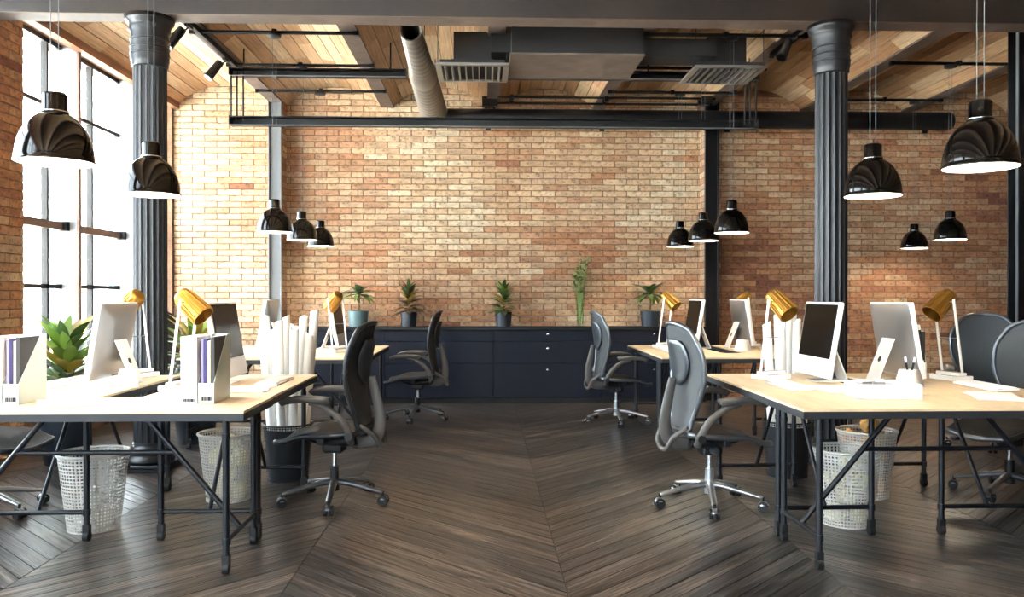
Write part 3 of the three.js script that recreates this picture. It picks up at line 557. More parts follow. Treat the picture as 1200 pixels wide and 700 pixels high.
// ------------------------------------------------------------------ plants
function leafGeo(len, wid, bend, fold = 0.15, n = 7) {   // a blade growing along +x from the origin, arching down by bend
  const pos = [], idx = [], uv = [];
  for (let i = 0; i <= n; i++) { const t = i / n, w = wid * Math.pow(Math.sin(Math.PI * Math.pow(clamp(t * 0.97 + 0.03, 0, 1), 0.75)), 0.8) / 2, x = len * t * (1 - 0.12 * bend * t), y = -bend * len * t * t * 0.5; for (const s of [-1, 0, 1]) { pos.push(x, y + (s ? fold * w : 0), s * w); uv.push(t, s * 0.5 + 0.5); } }
  for (let i = 0; i < n; i++) for (const k of [0, 1]) { const a = i * 3 + k; idx.push(a, a + 1, a + 3, a + 1, a + 4, a + 3); }
  const g = new THREE.BufferGeometry(); g.setAttribute('position', new THREE.Float32BufferAttribute(pos, 3)); g.setAttribute('uv', new THREE.Float32BufferAttribute(uv, 2)); g.setIndex(idx); g.computeVertexNormals(); return g;
}
function putLeaf(parent, g, mat, y, az, el, r = 0, scale = 1) { const m = mesh('leaf', g, mat, parent); m.position.set(Math.cos(az) * r, y, -Math.sin(az) * r); m.rotation.order = 'YZX'; m.rotation.set(rr(-0.3, 0.3), az, el); m.scale.setScalar(scale); return m; }
{
  const T = 0.9;
  const potted = (name, X, label, potMat, r, h) => { const p = thing(name, label, 'plant', [X, T, 9.76]); mesh('pot', lathe([[0, 0], [r * 0.86, 0], [r * 0.88, 0.004], [r, h - 0.004], [r, h], [r - 0.012, h], [r - 0.014, h - 0.03]], 28), potMat, p); mesh('soil', rod(L3(0, h - 0.035, 0), L3(0, h - 0.025, 0), r - 0.012, 20), M.soil, p); return p; };
  const frond = leafGeo(0.24, 0.055, 1.0), spike = leafGeo(0.2, 0.055, 0.5), broad = leafGeo(0.30, 0.085, 0.75);
  const palm = (X, label, potMat, r, h) => { const p = potted('potted_palm', X, label, potMat, r, h); mesh('trunk', sweep([L3(0, h - 0.05, 0), L3(0.008, h + 0.1, 0), L3(0, 0.38, 0)], (t) => 0.011 - 0.003 * t, { sides: 8, seg: 8 }), M.stem, p); for (let k = 0; k < 27; k++) putLeaf(p, frond, k % 3 ? M.leafDark : M.leafMid, 0.375 + (k % 3) * 0.006, k * 2.4, [0.1, 0.55, 0.95][k % 3] + rr(-0.1, 0.1), 0.005, rr(0.85, 1.2)); };
  palm(-1.485, 'small palm in a teal pot on the sideboard', M.potTeal, 0.12, 0.19);
  palm(1.99, 'small palm in a dark pot on the sideboard near the black pilaster', M.potDark, 0.115, 0.185);
  const croton = (X, label, mats) => { const p = potted('potted_croton', X, label, M.potDark, 0.10, 0.175); mesh('stem', sweep([L3(0, 0.12, 0), L3(0.005, 0.3, 0.003), L3(0, 0.44, 0)], (t) => 0.011 - 0.005 * t, { sides: 7, seg: 8 }), M.stem, p); for (let k = 0; k < 60; k++) { const t = k / 60; putLeaf(p, spike, mats[k % mats.length], 0.17 + 0.27 * t, k * 2.4, lerp(0.0, 1.1, t) + rr(-0.2, 0.2), 0.008, lerp(1.25, 0.8, t) * rr(0.85, 1.15)); } };
  croton(-0.89, 'brown-leaved croton in a dark pot on the sideboard', [M.leafRed, M.leafDark, M.leafRed, M.leafYellow]);
  croton(0.235, 'yellow-leaved croton in a dark pot on the sideboard', [M.leafYellow, M.leafDark, M.leafDark, M.leafYellow, M.leafMid]);
  const v = thing('glass_vase', 'tall slim green glass vase on the sideboard', 'vase', [1.15, T, 9.76]);
  mesh('body', lathe([[0, 0.004], [0.035, 0.004], [0.04, 0.0], [0.042, 0.02], [0.045, 0.2], [0.07, 0.42], [0.066, 0.42], [0.041, 0.2], [0.036, 0.025], [0, 0.02]], 28), M.bottle, v);
  const f = thing('flower_bouquet', 'tall bunch of pale green stems standing in the glass vase', 'flowers', [1.15, T + 0.022, 9.76]);
  for (let k = 0; k < 12; k++) { const a = k * 2.4, h = rr(0.55, 0.82), s = rr(0.05, 0.14); const e = L3(Math.cos(a) * s, h, Math.sin(a) * s); mesh('flower_stem', sweep([L3(Math.cos(a) * 0.012, 0, Math.sin(a) * 0.012), L3(Math.cos(a) * 0.03, 0.35, Math.sin(a) * 0.03), e], 0.004, { sides: 5, seg: 8 }), M.leafPale, f); for (let q = 0; q < 9; q++) { const t = q / 9, m = mesh('leaf', spike, [M.leafPale, M.leafMid, M.leafPale, M.leafDark][q % 4], f); m.position.lerpVectors(L3(Math.cos(a) * 0.035, 0.38, Math.sin(a) * 0.035), e, t); m.rotation.order = 'YZX'; m.rotation.set(0, q * 2.1 + k, rr(0.2, 1.1)); m.scale.setScalar(rr(0.4, 0.75)); } }
  // floor plants in front of the windows
  const big = (X, d, label, n, H, mats) => { const p = thing('floor_plant', label, 'plant', [X, 0, d]); mesh('planter', [lathe([[0, 0], [0.15, 0], [0.19, 0.38], [0.185, 0.4], [0.172, 0.4], [0.168, 0.35]], 32)], M.potDark, p); mesh('soil', rod(L3(0, 0.34, 0), L3(0, 0.36, 0), 0.17, 24), M.soil, p); for (let c = 0; c < 3; c++) mesh('cane', rod(L3((c - 1) * 0.05, 0.34, c * 0.03 - 0.03), L3((c - 1) * 0.08, H - 0.2, c * 0.04 - 0.04), 0.013, 8, 0.009), M.stem, p); for (let k = 0; k < n; k++) { const t = k / n, l = putLeaf(p, broad, mats[k % mats.length], lerp(0.5, H - 0.12, t), k * 2.4, lerp(0.25, 1.25, t) + rr(-0.2, 0.2), 0.05, rr(0.85, 1.2)); } };
  big(-3.18, 6.35, 'leafy green plant in a dark planter under the tall windows', 84, 1.02, [M.leafMid, M.leafDark, M.leafMid, M.leafDark, M.leafYellow]);
  big(-2.5, 7.2, 'bushy green plant behind the window-side iron column', 70, 1.02, [M.leafMid, M.leafDark, M.leafYellow]);
}

// ------------------------------------------------------------------ desks: a front bridge table and two wing tables with pipe frames on castors
const DESK_H = 0.752;
{
  const caster = (parent, x, z) => { const c = mesh('caster', [rod(L3(x - 0.014, 0.026, z), L3(x + 0.014, 0.026, z), 0.026, 18), rbox(0.038, 0.05, 0.03, x, 0.062, z, 0.006), rod(L3(x, 0.08, z), L3(x, 0.1, z), 0.016, 12)], M.rubber, parent); return c; };
  const leg = (t, x, z) => { const l = mesh('leg', [rod(L3(x, 0.095, z), L3(x, DESK_H - 0.036, z), 0.0155, 14), rod(L3(x, 0.135, z), L3(x, 0.165, z), 0.02, 14), rod(L3(x, 0.62, z), L3(x, 0.645, z), 0.0185, 14)], M.pipe, t); caster(l, x, z); };
  const top = (t, w, l) => { mesh('tabletop', box(l, 0.012, w, 0, DESK_H - 0.006, 0).rotateY(Math.PI / 2), M.tabletop, t); const e = 0.034, y = DESK_H - 0.012 - e / 2; mesh('edge_frame', [box(w, e, 0.02, 0, y, l / 2 - 0.01), box(w, e, 0.02, 0, y, -l / 2 + 0.01), box(0.02, e, l - 0.04, w / 2 - 0.01, y, 0), box(0.02, e, l - 0.04, -w / 2 + 0.01, y, 0), box(w - 0.04, 0.012, l - 0.04, 0, DESK_H - 0.018, 0)], M.edge, t); };
  const bar = (name, t, a, b, r = 0.0125) => mesh(name, rod(a, b, r, 12), M.pipe, t);
  const bridge = (Xc, d0, label) => {      // 1.56 wide across X, 0.52 deep
    const t = thing('bridge_table', label, 'desk', [Xc, 0, d0 + 0.26]);
    const w = 1.56, l = 0.52; top(t, w, l);
    for (const s of [-1, 1]) { leg(t, s * 0.69, 0.225); leg(t, s * 0.69, -0.225); bar('low_bar', t, L3(s * 0.69, 0.15, 0.225), L3(s * 0.69, 0.15, -0.225)); bar('brace', t, L3(s * 0.69, 0.15, 0), L3(s * 0.225, DESK_H - 0.05, 0), 0.0135); }
    bar('tie_bar', t, L3(-0.38, 0.517, 0), L3(0.38, 0.517, 0), 0.012);
  };
  const wing = (Xc, s, d0, label) => {     // s: side of the cluster it stands on
    const t = thing('wing_table', label, 'desk', [Xc + s * 0.44, 0, d0 + 0.525 + 0.585]);
    const w = 0.66, l = 1.17; top(t, w, l);
    for (const z of [-0.545, 0.545]) { for (const q of [-0.25, 0.25]) leg(t, q, z); bar('low_bar', t, L3(-0.25, 0.15, z), L3(0.25, 0.15, z)); bar('brace', t, L3(0, 0.15, z), L3(0, DESK_H - 0.05, z * 0.28), 0.0115); }
  };
  const G = [[-1.87, 3.755, 'window-side front'], [2.25, 3.72, 'front'], [-1.75, 6.82, 'window-side rear'], [2.27, 6.80, 'rear']];
  bridge(-1.87, 3.755, 'pale wooden cross desk holding the two pairs of magazine files'); bridge(2.25, 3.72, 'pale wooden cross desk holding the white letter tray');
  bridge(-1.75, 6.82, 'pale wooden cross desk seen beyond the bin of paper rolls'); bridge(2.27, 6.80, 'pale wooden cross desk beside the fluted column, behind the mesh chair');
  wing(-1.87, 1, 3.755, 'pale wooden desk wing beside the bin of paper rolls'); wing(-1.87, -1, 3.755, 'pale wooden desk wing under the window-side silver computer');
  wing(2.25, -1, 3.72, 'pale wooden desk wing with the mesh chair and black-screened computer'); wing(2.25, 1, 3.72, 'pale wooden desk wing with the dark folders, furthest from the windows');
  wing(-1.75, 1, 6.82, 'rear pale desk wing in front of the sideboard under the brass lamp'); wing(-1.75, -1, 6.82, 'rear pale desk wing near the grey pilaster');
  wing(2.27, -1, 6.80, 'rear pale desk wing in front of the sideboard and black pilaster'); wing(2.27, 1, 6.80, 'rear pale desk wing in front of the bare brick wall');
}

// ------------------------------------------------------------------ office chairs (local +x is forward)
function makeChair(label, pos, turn, tone) {
  const c = thing('office_chair', label, 'chair', pos, turn);
  const legMat = tone.leg, fr = tone.frame;
  const back = (u, v) => { const w = 0.15 + 0.105 * smooth(0, 0.55, v) - 0.03 * smooth(0.7, 1, v) - 0.05 * Math.pow(v, 10), s = u * 2 - 1, y = 0.475 + 0.635 * v - 0.045 * Math.pow(Math.abs(s), 3) * smooth(0.6, 1, v); const x = -0.215 + 0.05 * Math.sin(v * Math.PI * 0.95) - 0.030 * v * v - 0.012 * v + 0.055 * s * s * (0.4 + 0.6 * v); return L3(x, y, s * w); };
  mesh('backrest_mesh', sheet(back, 14, 18, 0.007, 3.6, 4.6), tone.mesh, c);
  const rim = []; for (let i = 0; i <= 10; i++) rim.push(back(0, i / 10)); for (let i = 1; i < 8; i++) rim.push(back(i / 8, 1)); for (let i = 10; i >= 0; i--) rim.push(back(1, i / 10)); for (let i = 7; i > 0; i--) rim.push(back(i / 8, 0));
  mesh('back_frame', sweep(rim, 0.0145, { closed: true, sides: 8, seg: 72 }), fr, c);
  mesh('lumbar_pad', sheet((u, v) => { const s = u * 2 - 1, vv = 0.42 + 0.42 * v, w = 0.14 * Math.sqrt(clamp(1 - Math.pow(2 * v - 1.15, 2) * 0.72, 0.05, 1)) / (back(1, vv).z); const p = back(0.5 + s * 0.5 * w, vv); p.x -= 0.035 - 0.02 * s * s; return p; }, 10, 10, 0.014), fr, c);
  // the spine and its Y foot behind the back
  mesh('spine', sweep([L3(-0.11, 0.385, 0), L3(-0.25, 0.40, 0), L3(-0.285, 0.50, 0), L3(-0.262, 0.66, 0), L3(-0.235, 0.78, 0)], (t) => [0.05 - 0.025 * t, 0.016], { sides: 10, seg: 22, up: L3(0, 0, 1) }), tone.arm, c);
  mesh('back_hoop', sweep([L3(-0.20, 0.50, -0.15), L3(-0.275, 0.44, -0.12), L3(-0.30, 0.375, -0.07), L3(-0.30, 0.365, 0.07), L3(-0.275, 0.44, 0.12), L3(-0.20, 0.50, 0.15)], 0.015, { sides: 8, seg: 26 }), tone.arm, c);
  const seat = (u, v) => { const s = v * 2 - 1, w = 0.25 - 0.03 * smooth(0.75, 1, 1 - u) - 0.05 * Math.pow(u, 8), x = lerp(-0.2, 0.3, u), y = 0.455 - 0.02 * Math.sin(u * 2.6) + 0.022 * s * s - 0.055 * smooth(0.6, 1, u); return L3(x, y, s * w); };
  mesh('seat', sheet(seat, 16, 12, 0.012, 4, 4), tone.seat, c);
  const srim = []; for (let i = 0; i <= 10; i++) srim.push(seat(i / 10, 0)); for (let i = 1; i < 8; i++) srim.push(seat(1, i / 8)); for (let i = 10; i >= 0; i--) srim.push(seat(i / 10, 1)); for (let i = 7; i > 0; i--) srim.push(seat(0, i / 8));
  mesh('seat_frame', sweep(srim.map((p) => p.add(L3(0, -0.01, 0))), [0.014, 0.017], { closed: true, sides: 8, seg: 64 }), fr, c);
  const mech = mesh('tilt_mechanism', [sweep([L3(-0.14, 0.40, 0), L3(-0.05, 0.385, 0), L3(0.06, 0.385, 0), L3(0.16, 0.405, 0)], (t) => [0.095 - 0.03 * t, 0.045 - 0.018 * t], { sides: 12, seg: 12, up: L3(0, 1, 0) }), rbox(0.13, 0.07, 0.11, 0, 0.345, 0, 0.02), rbox(0.05, 0.05, 0.44, 0.02, 0.415, 0, 0.012)], M.chairDark, c);
  mesh('knob', rod(L3(0.0, 0.345, 0.05), L3(0.0, 0.345, 0.105), 0.024, 16, 0.02), M.aluDark, mech);
  for (const s of [-1, 1]) {
    const a = mesh('armrest', sheet((u, v) => { const q = v * 2 - 1, x = lerp(-0.06, 0.235, u); return L3(x, 0.668 + 0.008 * Math.sin(u * 3) - 0.010 * q * q - 0.02 * Math.pow(u, 6), s * (0.285 - 0.02 * u) + q * (0.044 - 0.014 * Math.pow(2 * u - 1, 4))); }, 12, 6, 0.032), tone.arm, c);
    mesh('arm_support', sweep([L3(-0.16, 0.405, s * 0.20), L3(-0.17, 0.46, s * 0.265), L3(-0.13, 0.55, s * 0.29), L3(-0.03, 0.625, s * 0.288), L3(0.06, 0.652, s * 0.285)], (t) => [0.024 - 0.006 * t, 0.019], { sides: 10, seg: 18, up: L3(0, 0, 1) }), tone.arm, a);
    mesh('adjuster', rod(L3(-0.17, 0.455, s * 0.235), L3(-0.17, 0.455, s * 0.292), 0.024, 14), M.chairDark, a);
  }
  mesh('gas_column', [rod(L3(0, 0.20, 0), L3(0, 0.33, 0), 0.0165, 16)], M.chrome, c);
  mesh('column_sleeve', [rod(L3(0, 0.075, 0), L3(0, 0.225, 0), 0.03, 18, 0.026)], tone.sleeve ?? M.aluDark, c);
  for (let k = 0; k < 5; k++) {
    const a = k / 5 * Math.PI * 2 + tone.spin, C = Math.cos(a), S = -Math.sin(a), at = (r, y) => L3(C * r, y, S * r);
    const l = mesh('base_leg', sweep([at(0.015, 0.13), at(0.10, 0.122), at(0.22, 0.098), at(0.315, 0.078)], (t) => [0.026 - 0.010 * t, 0.021 - 0.010 * t], { sides: 10, seg: 14 }), legMat, c);
    const n = L3(-S, 0, C), p = at(0.318, 0.03);
    const cs = mesh('caster', [rod(p.clone().addScaledVector(n, 0.008), p.clone().addScaledVector(n, 0.028), 0.029, 18), rod(p.clone().addScaledVector(n, -0.028), p.clone().addScaledVector(n, -0.008), 0.029, 18), rod(at(0.314, 0.03), at(0.314, 0.085), 0.009, 10)], M.rubber, l);
    mesh('caster_hood', new THREE.SphereGeometry(0.033, 14, 8, 0, Math.PI * 2, 0, 1.3).translate(p.x, 0.029, p.z), legMat, cs);
  }
  return c;
}
{
  const bright = { leg: M.alu, frame: M.aluDark, mesh: M.chairMesh, seat: M.chairSeat, arm: M.chairArm, sleeve: M.alu, spin: 0.35 };  // paler chair colours, for the chairs the windows light
  const dark = { leg: M.aluDark, frame: M.chairFrame, mesh: M.chairMeshShade, seat: M.chairSeat, arm: M.chairArm, sleeve: M.chairDark, spin: 0.15 };  // same chair with shade put into darker colours
  makeChair('mesh office chair with grey armrests beside the bin of paper rolls', [-0.92, 0, 5.08], Math.PI - 0.12, { ...dark, spin: 0.5 });
  makeChair('silver mesh office chair drawn up to the black-screened computer desk', [1.37, 0, 4.93], 0.14, { ...bright, spin: 0.62 });
  makeChair('mesh office chair coloured dark for shade, in front of the sideboard by the window-side rear desk', [-0.68, 0, 8.42], Math.PI - 0.05, { ...dark, spin: 0.2 });
  makeChair('silver mesh office chair in front of the sideboard near the black pilaster', [1.32, 0, 8.13], 0.12, { ...bright, spin: 0.8 });
  makeChair('office chair coloured dark for shade, under the window-side front desk behind the white basket', [-2.93, 0, 4.9], -0.1, { ...dark, leg: M.alu, spin: 0.9 });
  makeChair('pale mesh office chair at the far desk wing beside the steel post', [3.36, 0, 5.12], Math.PI + 0.25, { ...bright, leg: M.aluDark, frame: M.aluDark, sleeve: M.chairDark, spin: 0.4 });
  makeChair('grey mesh office chair behind the brass lamp and dark folders', [4.22, 0, 6.75], -Math.PI / 2 - 0.5, { ...bright, spin: 0.1 });
  makeChair('mesh office chair coloured dark for shade, behind the brass lamp by the pale brick bay', [-2.97, 0, 8.35], 0.15, { ...dark, spin: 0.3 });
}

// ------------------------------------------------------------------ desktop computers (the screen faces local +x)
{
  const W = 0.5, Hh = 0.455, TH = 0.16, T = (g) => g.rotateZ(TH).translate(0, 0.035, 0);
  const proto = thing('desktop_computer', '', 'computer');
  mesh('case', T(rbox(0.03, Hh, W, -0.015, Hh / 2, 0, 0.008, 3)), M.whiteGloss, proto);
  mesh('back_shell', T(sheet((u, v) => { const a = u * 2 - 1, b = v * 2 - 1; return L3(-0.03 - 0.03 * (1 - a * a * a * a) * (1 - b * b * b * b), Hh / 2 + b * (Hh / 2 - 0.008), -a * (W / 2 - 0.008)); }, 16, 14, 0.004)), M.silver, proto).userData.label = 'silver curved back of the computer';
  mesh('screen', T(rbox(0.004, 0.325, W - 0.03, 0.0005, Hh - 0.015 - 0.1625, 0, 0.0015)), M.screen, proto).userData.label = 'black switched-off display';
  mesh('chin', T(rbox(0.006, 0.108, W - 0.004, 0.0005, 0.056, 0, 0.002)), M.whiteGloss, proto);
  mesh('port_strip', T(rbox(0.004, 0.012, 0.12, -0.036, 0.02, 0.08, 0.001)), M.rubber, proto);
  const st = mesh('stand', [rbox(0.275, 0.010, 0.15, 0, 0, 0, 0.004).rotateZ(1.196).translate(-0.15, 0.132, 0), rbox(0.205, 0.008, 0.15, -0.1, 0.004, 0, 0.003)], M.whiteGloss, proto);
  mesh('cable_hole', rod(L3(-0.1556, 0.1342, 0), L3(-0.1444, 0.1298, 0), 0.019, 18), M.rubber, st);
  const spots = [
    [-2.265, 4.96, Math.PI, 'silver-backed computer on the window-side front desk before the plant'],
    [-1.49, 4.97, 0, 'computer half hidden by the brass lamp and magazine files'],
    [2.0, 4.95, Math.PI, 'computer with a plain black screen on the desk by the fluted column'],
    [2.585, 4.95, 0, 'grey-backed computer on a white stand behind the letter tray'],
    [-2.14, 8.02, Math.PI, 'small dark-backed computer beyond the bin of paper rolls'],
    [-1.37, 8.03, 0, 'rear computer between the brass lamp and the sideboard'],
    [2.02, 8.02, Math.PI, 'small computer with a black screen in front of the black pilaster'],
    [2.60, 8.02, 0, 'small grey-backed computer in front of the bare brick wall'],
  ];
  spots.forEach(([X, d, turn, label], i) => { if (i) dup(proto, [X, DESK_H, d], turn, label, 'white desktop computers'); else { proto.position.set(X, DESK_H, -d); proto.rotation.y = turn; proto.userData.label = label; proto.userData.group = 'white desktop computers'; } });
}

// ------------------------------------------------------------------ brass desk lamps (local +x is forward)
{
  const proto = thing('desk_lamp', '', 'lamp');
  mesh('base', [rbox(0.15, 0.03, 0.2, 0, 0.015, 0, 0.006), rbox(0.06, 0.02, 0.19, 0, 0.04, 0, 0.004)], M.whiteGloss, proto);
  for (const s of [-1, 1]) mesh('arm', [rbox(0.016, 0.47, 0.009, 0, 0.235, 0, 0.003).rotateZ(-0.14).translate(-0.01, 0.035, s * 0.082)], M.whiteGloss, proto);
  mesh('pivot_rod', rod(L3(0.055, 0.485, -0.085), L3(0.055, 0.485, 0.085), 0.004, 8), M.silver, proto);
  mesh('cross_wire', rod(L3(0.02, 0.26, -0.083), L3(0.02, 0.26, 0.083), 0.003, 8), M.silver, proto);
  const tilt = (g) => g.rotateZ(Math.PI + 0.85).translate(0.055, 0.485, 0);     // lathe axis +y becomes forward and down
  const sh = mesh('shade', tilt(lathe([[0, -0.075], [0.03, -0.075], [0.046, -0.068], [0.05, -0.05], [0.052, 0.0], [0.062, 0.115], [0.064, 0.118], [0.060, 0.118], [0.05, 0.0], [0.047, -0.05], [0.03, -0.07], [0, -0.07]], 32)), M.brass, proto);
  for (let k = 0; k < 14; k++) { const a = k / 14 * Math.PI * 2; mesh('rib', tilt(rod(L3(Math.cos(a) * 0.052, -0.05, Math.sin(a) * 0.052), L3(Math.cos(a) * 0.064, 0.115, Math.sin(a) * 0.064), 0.0035, 6)), M.brass, sh); }
  mesh('shade_lining', tilt(lathe([[0.0595, 0.116], [0.0495, 0.0], [0.0465, -0.05], [0.028, -0.066], [0, -0.066]], 28)), M.brass, proto).userData.label = 'inside of the shade';
  mesh('lamp_bulb', tilt(new THREE.SphereGeometry(0.024, 14, 10).translate(0, 0.02, 0)), M.white, proto);
  const spots = [
    [-2.21, 5.335, 2.75, 'brass desk lamp with white arms against the window-side column'],
    [-1.68, 4.60, -0.25, 'brass desk lamp with white arms behind the white striped file'],
    [1.80, 5.08, -1.05, 'brass desk lamp with its dark mouth showing beside the white paper rolls'],
    [2.90, 4.99, 3.35, 'brass ribbed desk lamp with white arms beside the dark folders'],
    [-1.33, 7.58, 2.4, 'small brass desk lamp above the rear desk under the teal palm pot'],
    [1.80, 8.15, -0.75, 'small brass desk lamp beside the dark palm pot'],
    [2.74, 8.36, 3.3, 'small brass desk lamp on the rear desk by the grey-backed computer'],
  ];
  spots.forEach(([X, d, turn, label], i) => { if (i) dup(proto, [X, DESK_H, d], turn, label, 'brass desk lamps'); else { proto.position.set(X, DESK_H, -d); proto.rotation.y = turn; proto.userData.label = label; proto.userData.group = 'brass desk lamps'; } });
}

// ------------------------------------------------------------------ magazine files and what stands in them
{
  const texLabel = tex(64, 64, (u, v) => { const row = v > 0.06 && v < 0.30, dash = Math.sin(u * 58) + 0.6 * Math.sin(u * 131 + 1) > -1.05 && u > 0.08 && u < 0.92; return row && dash ? 0.02 : (Math.abs(v - 0.62) < 0.02 && u > 0.1 && u < 0.9 ? 0.6 : 0.95); });
  const labelMat = std('#ffffff', 0.7, 0, { map: texLabel });
  const Wd = 0.078, Dp = 0.25, Ht = 0.33;
  const plate = (w, h, x, y, z) => { const g = new THREE.PlaneGeometry(w, h).translate(x, y, z); return g; };
  const openFile = (X, d, turn, label) => {
    const f = thing('magazine_file', label, 'file box', [X, DESK_H, d], turn);
    const sh = new THREE.Shape([new THREE.Vector2(0, 0), new THREE.Vector2(Dp, 0), new THREE.Vector2(Dp, Ht), new THREE.Vector2(Dp - 0.05, Ht), new THREE.Vector2(0, 0.10)]);
    for (const s of [-1, 1]) mesh('side_panel', new THREE.ExtrudeGeometry(sh, { depth: 0.003, bevelEnabled: false }).rotateY(Math.PI / 2).translate(s * (Wd / 2 - 0.0015) - 0.0015, 0, Dp / 2), M.clear, f);
    mesh('back_panel', box(Wd, Ht, 0.003, 0, Ht / 2, -Dp / 2 + 0.0015), M.clear, f);
    mesh('bottom_panel', box(Wd, 0.003, Dp, 0, 0.0015, 0), M.clear, f);
    const lip = mesh('front_lip', box(Wd, 0.10, 0.003, 0, 0.05, Dp / 2 - 0.0015), M.clear, f);
    mesh('label_card', plate(Wd * 0.82, 0.085, 0, 0.052, Dp / 2 + 0.001), labelMat, lip).userData.label = 'white card with a line of small dark print';
    return f;
  };
  const book = (X, d, turn, off, w, h, dep, mat, label) => { const b = thing('book', label, 'book', [X + Math.cos(turn) * off, DESK_H + 0.004, d + Math.sin(turn) * off], turn); mesh('cover', [rbox(w, h, dep, 0, h / 2, 0.0, 0.0015, 1)], mat, b); mesh('page_block', box(w * 0.7, 0.004, dep - 0.02, 0, h - 0.001, 0), M.paper, b); };
  const whiteFile = (X, d, turn, label) => { const f = thing('magazine_file', label, 'file box', [X, DESK_H, d], turn); mesh('case', [rbox(Wd, Ht - 0.005, Dp, 0, (Ht - 0.005) / 2, 0, 0.003)], M.white, f); for (let k = 0; k < 7; k++) mesh('ridge', box(Wd - 0.006, 0.028, 0.003, 0, 0.085 + k * 0.035, Dp / 2 + 0.001), M.white, f); mesh('label_card', plate(Wd * 0.82, 0.06, 0, 0.036, Dp / 2 + 0.0012), labelMat, f).userData.label = 'white card with a line of small dark print'; };
  const fill = (X, d, turn, where) => { book(X, d, turn, -0.027, 0.013, 0.305, 0.2, M.lilac, 'slim lilac book in the clear file ' + where); book(X, d, turn, -0.011, 0.016, 0.31, 0.205, M.purple, 'deep purple book in the clear file ' + where); book(X, d, turn, 0.006, 0.014, 0.30, 0.2, M.cream, 'cream book in the clear file ' + where); book(X, d, turn, 0.0245, 0.02, 0.318, 0.21, M.charcoal, 'thick charcoal book in the clear file ' + where); };
  whiteFile(-1.424, 4.13, 0, 'white striped magazine file at the end of the cross desk'); openFile(-1.342, 4.13, 0, 'clear magazine file of coloured books beside the white striped file'); fill(-1.342, 4.13, 0, 'beside the white striped file');
  whiteFile(-2.345, 4.12, 0, 'white striped magazine file at the window end of the cross desk'); openFile(-2.262, 4.12, 0, 'clear magazine file of coloured books at the window end of the cross desk'); fill(-2.262, 4.12, 0, 'at the window end');
  openFile(2.80, 5.22, -0.3, 'clear file of black folders between the grey-backed computer and brass lamp');
  for (const [k, o] of [-0.024, 0, 0.024].entries()) book(2.80, 5.22, -0.3, o, 0.02, 0.31 - 0.01 * k, 0.21, M.ink, ['outer black folder', 'middle black folder', 'inner black folder'][k] + ' in the clear file by the brass lamp');
}

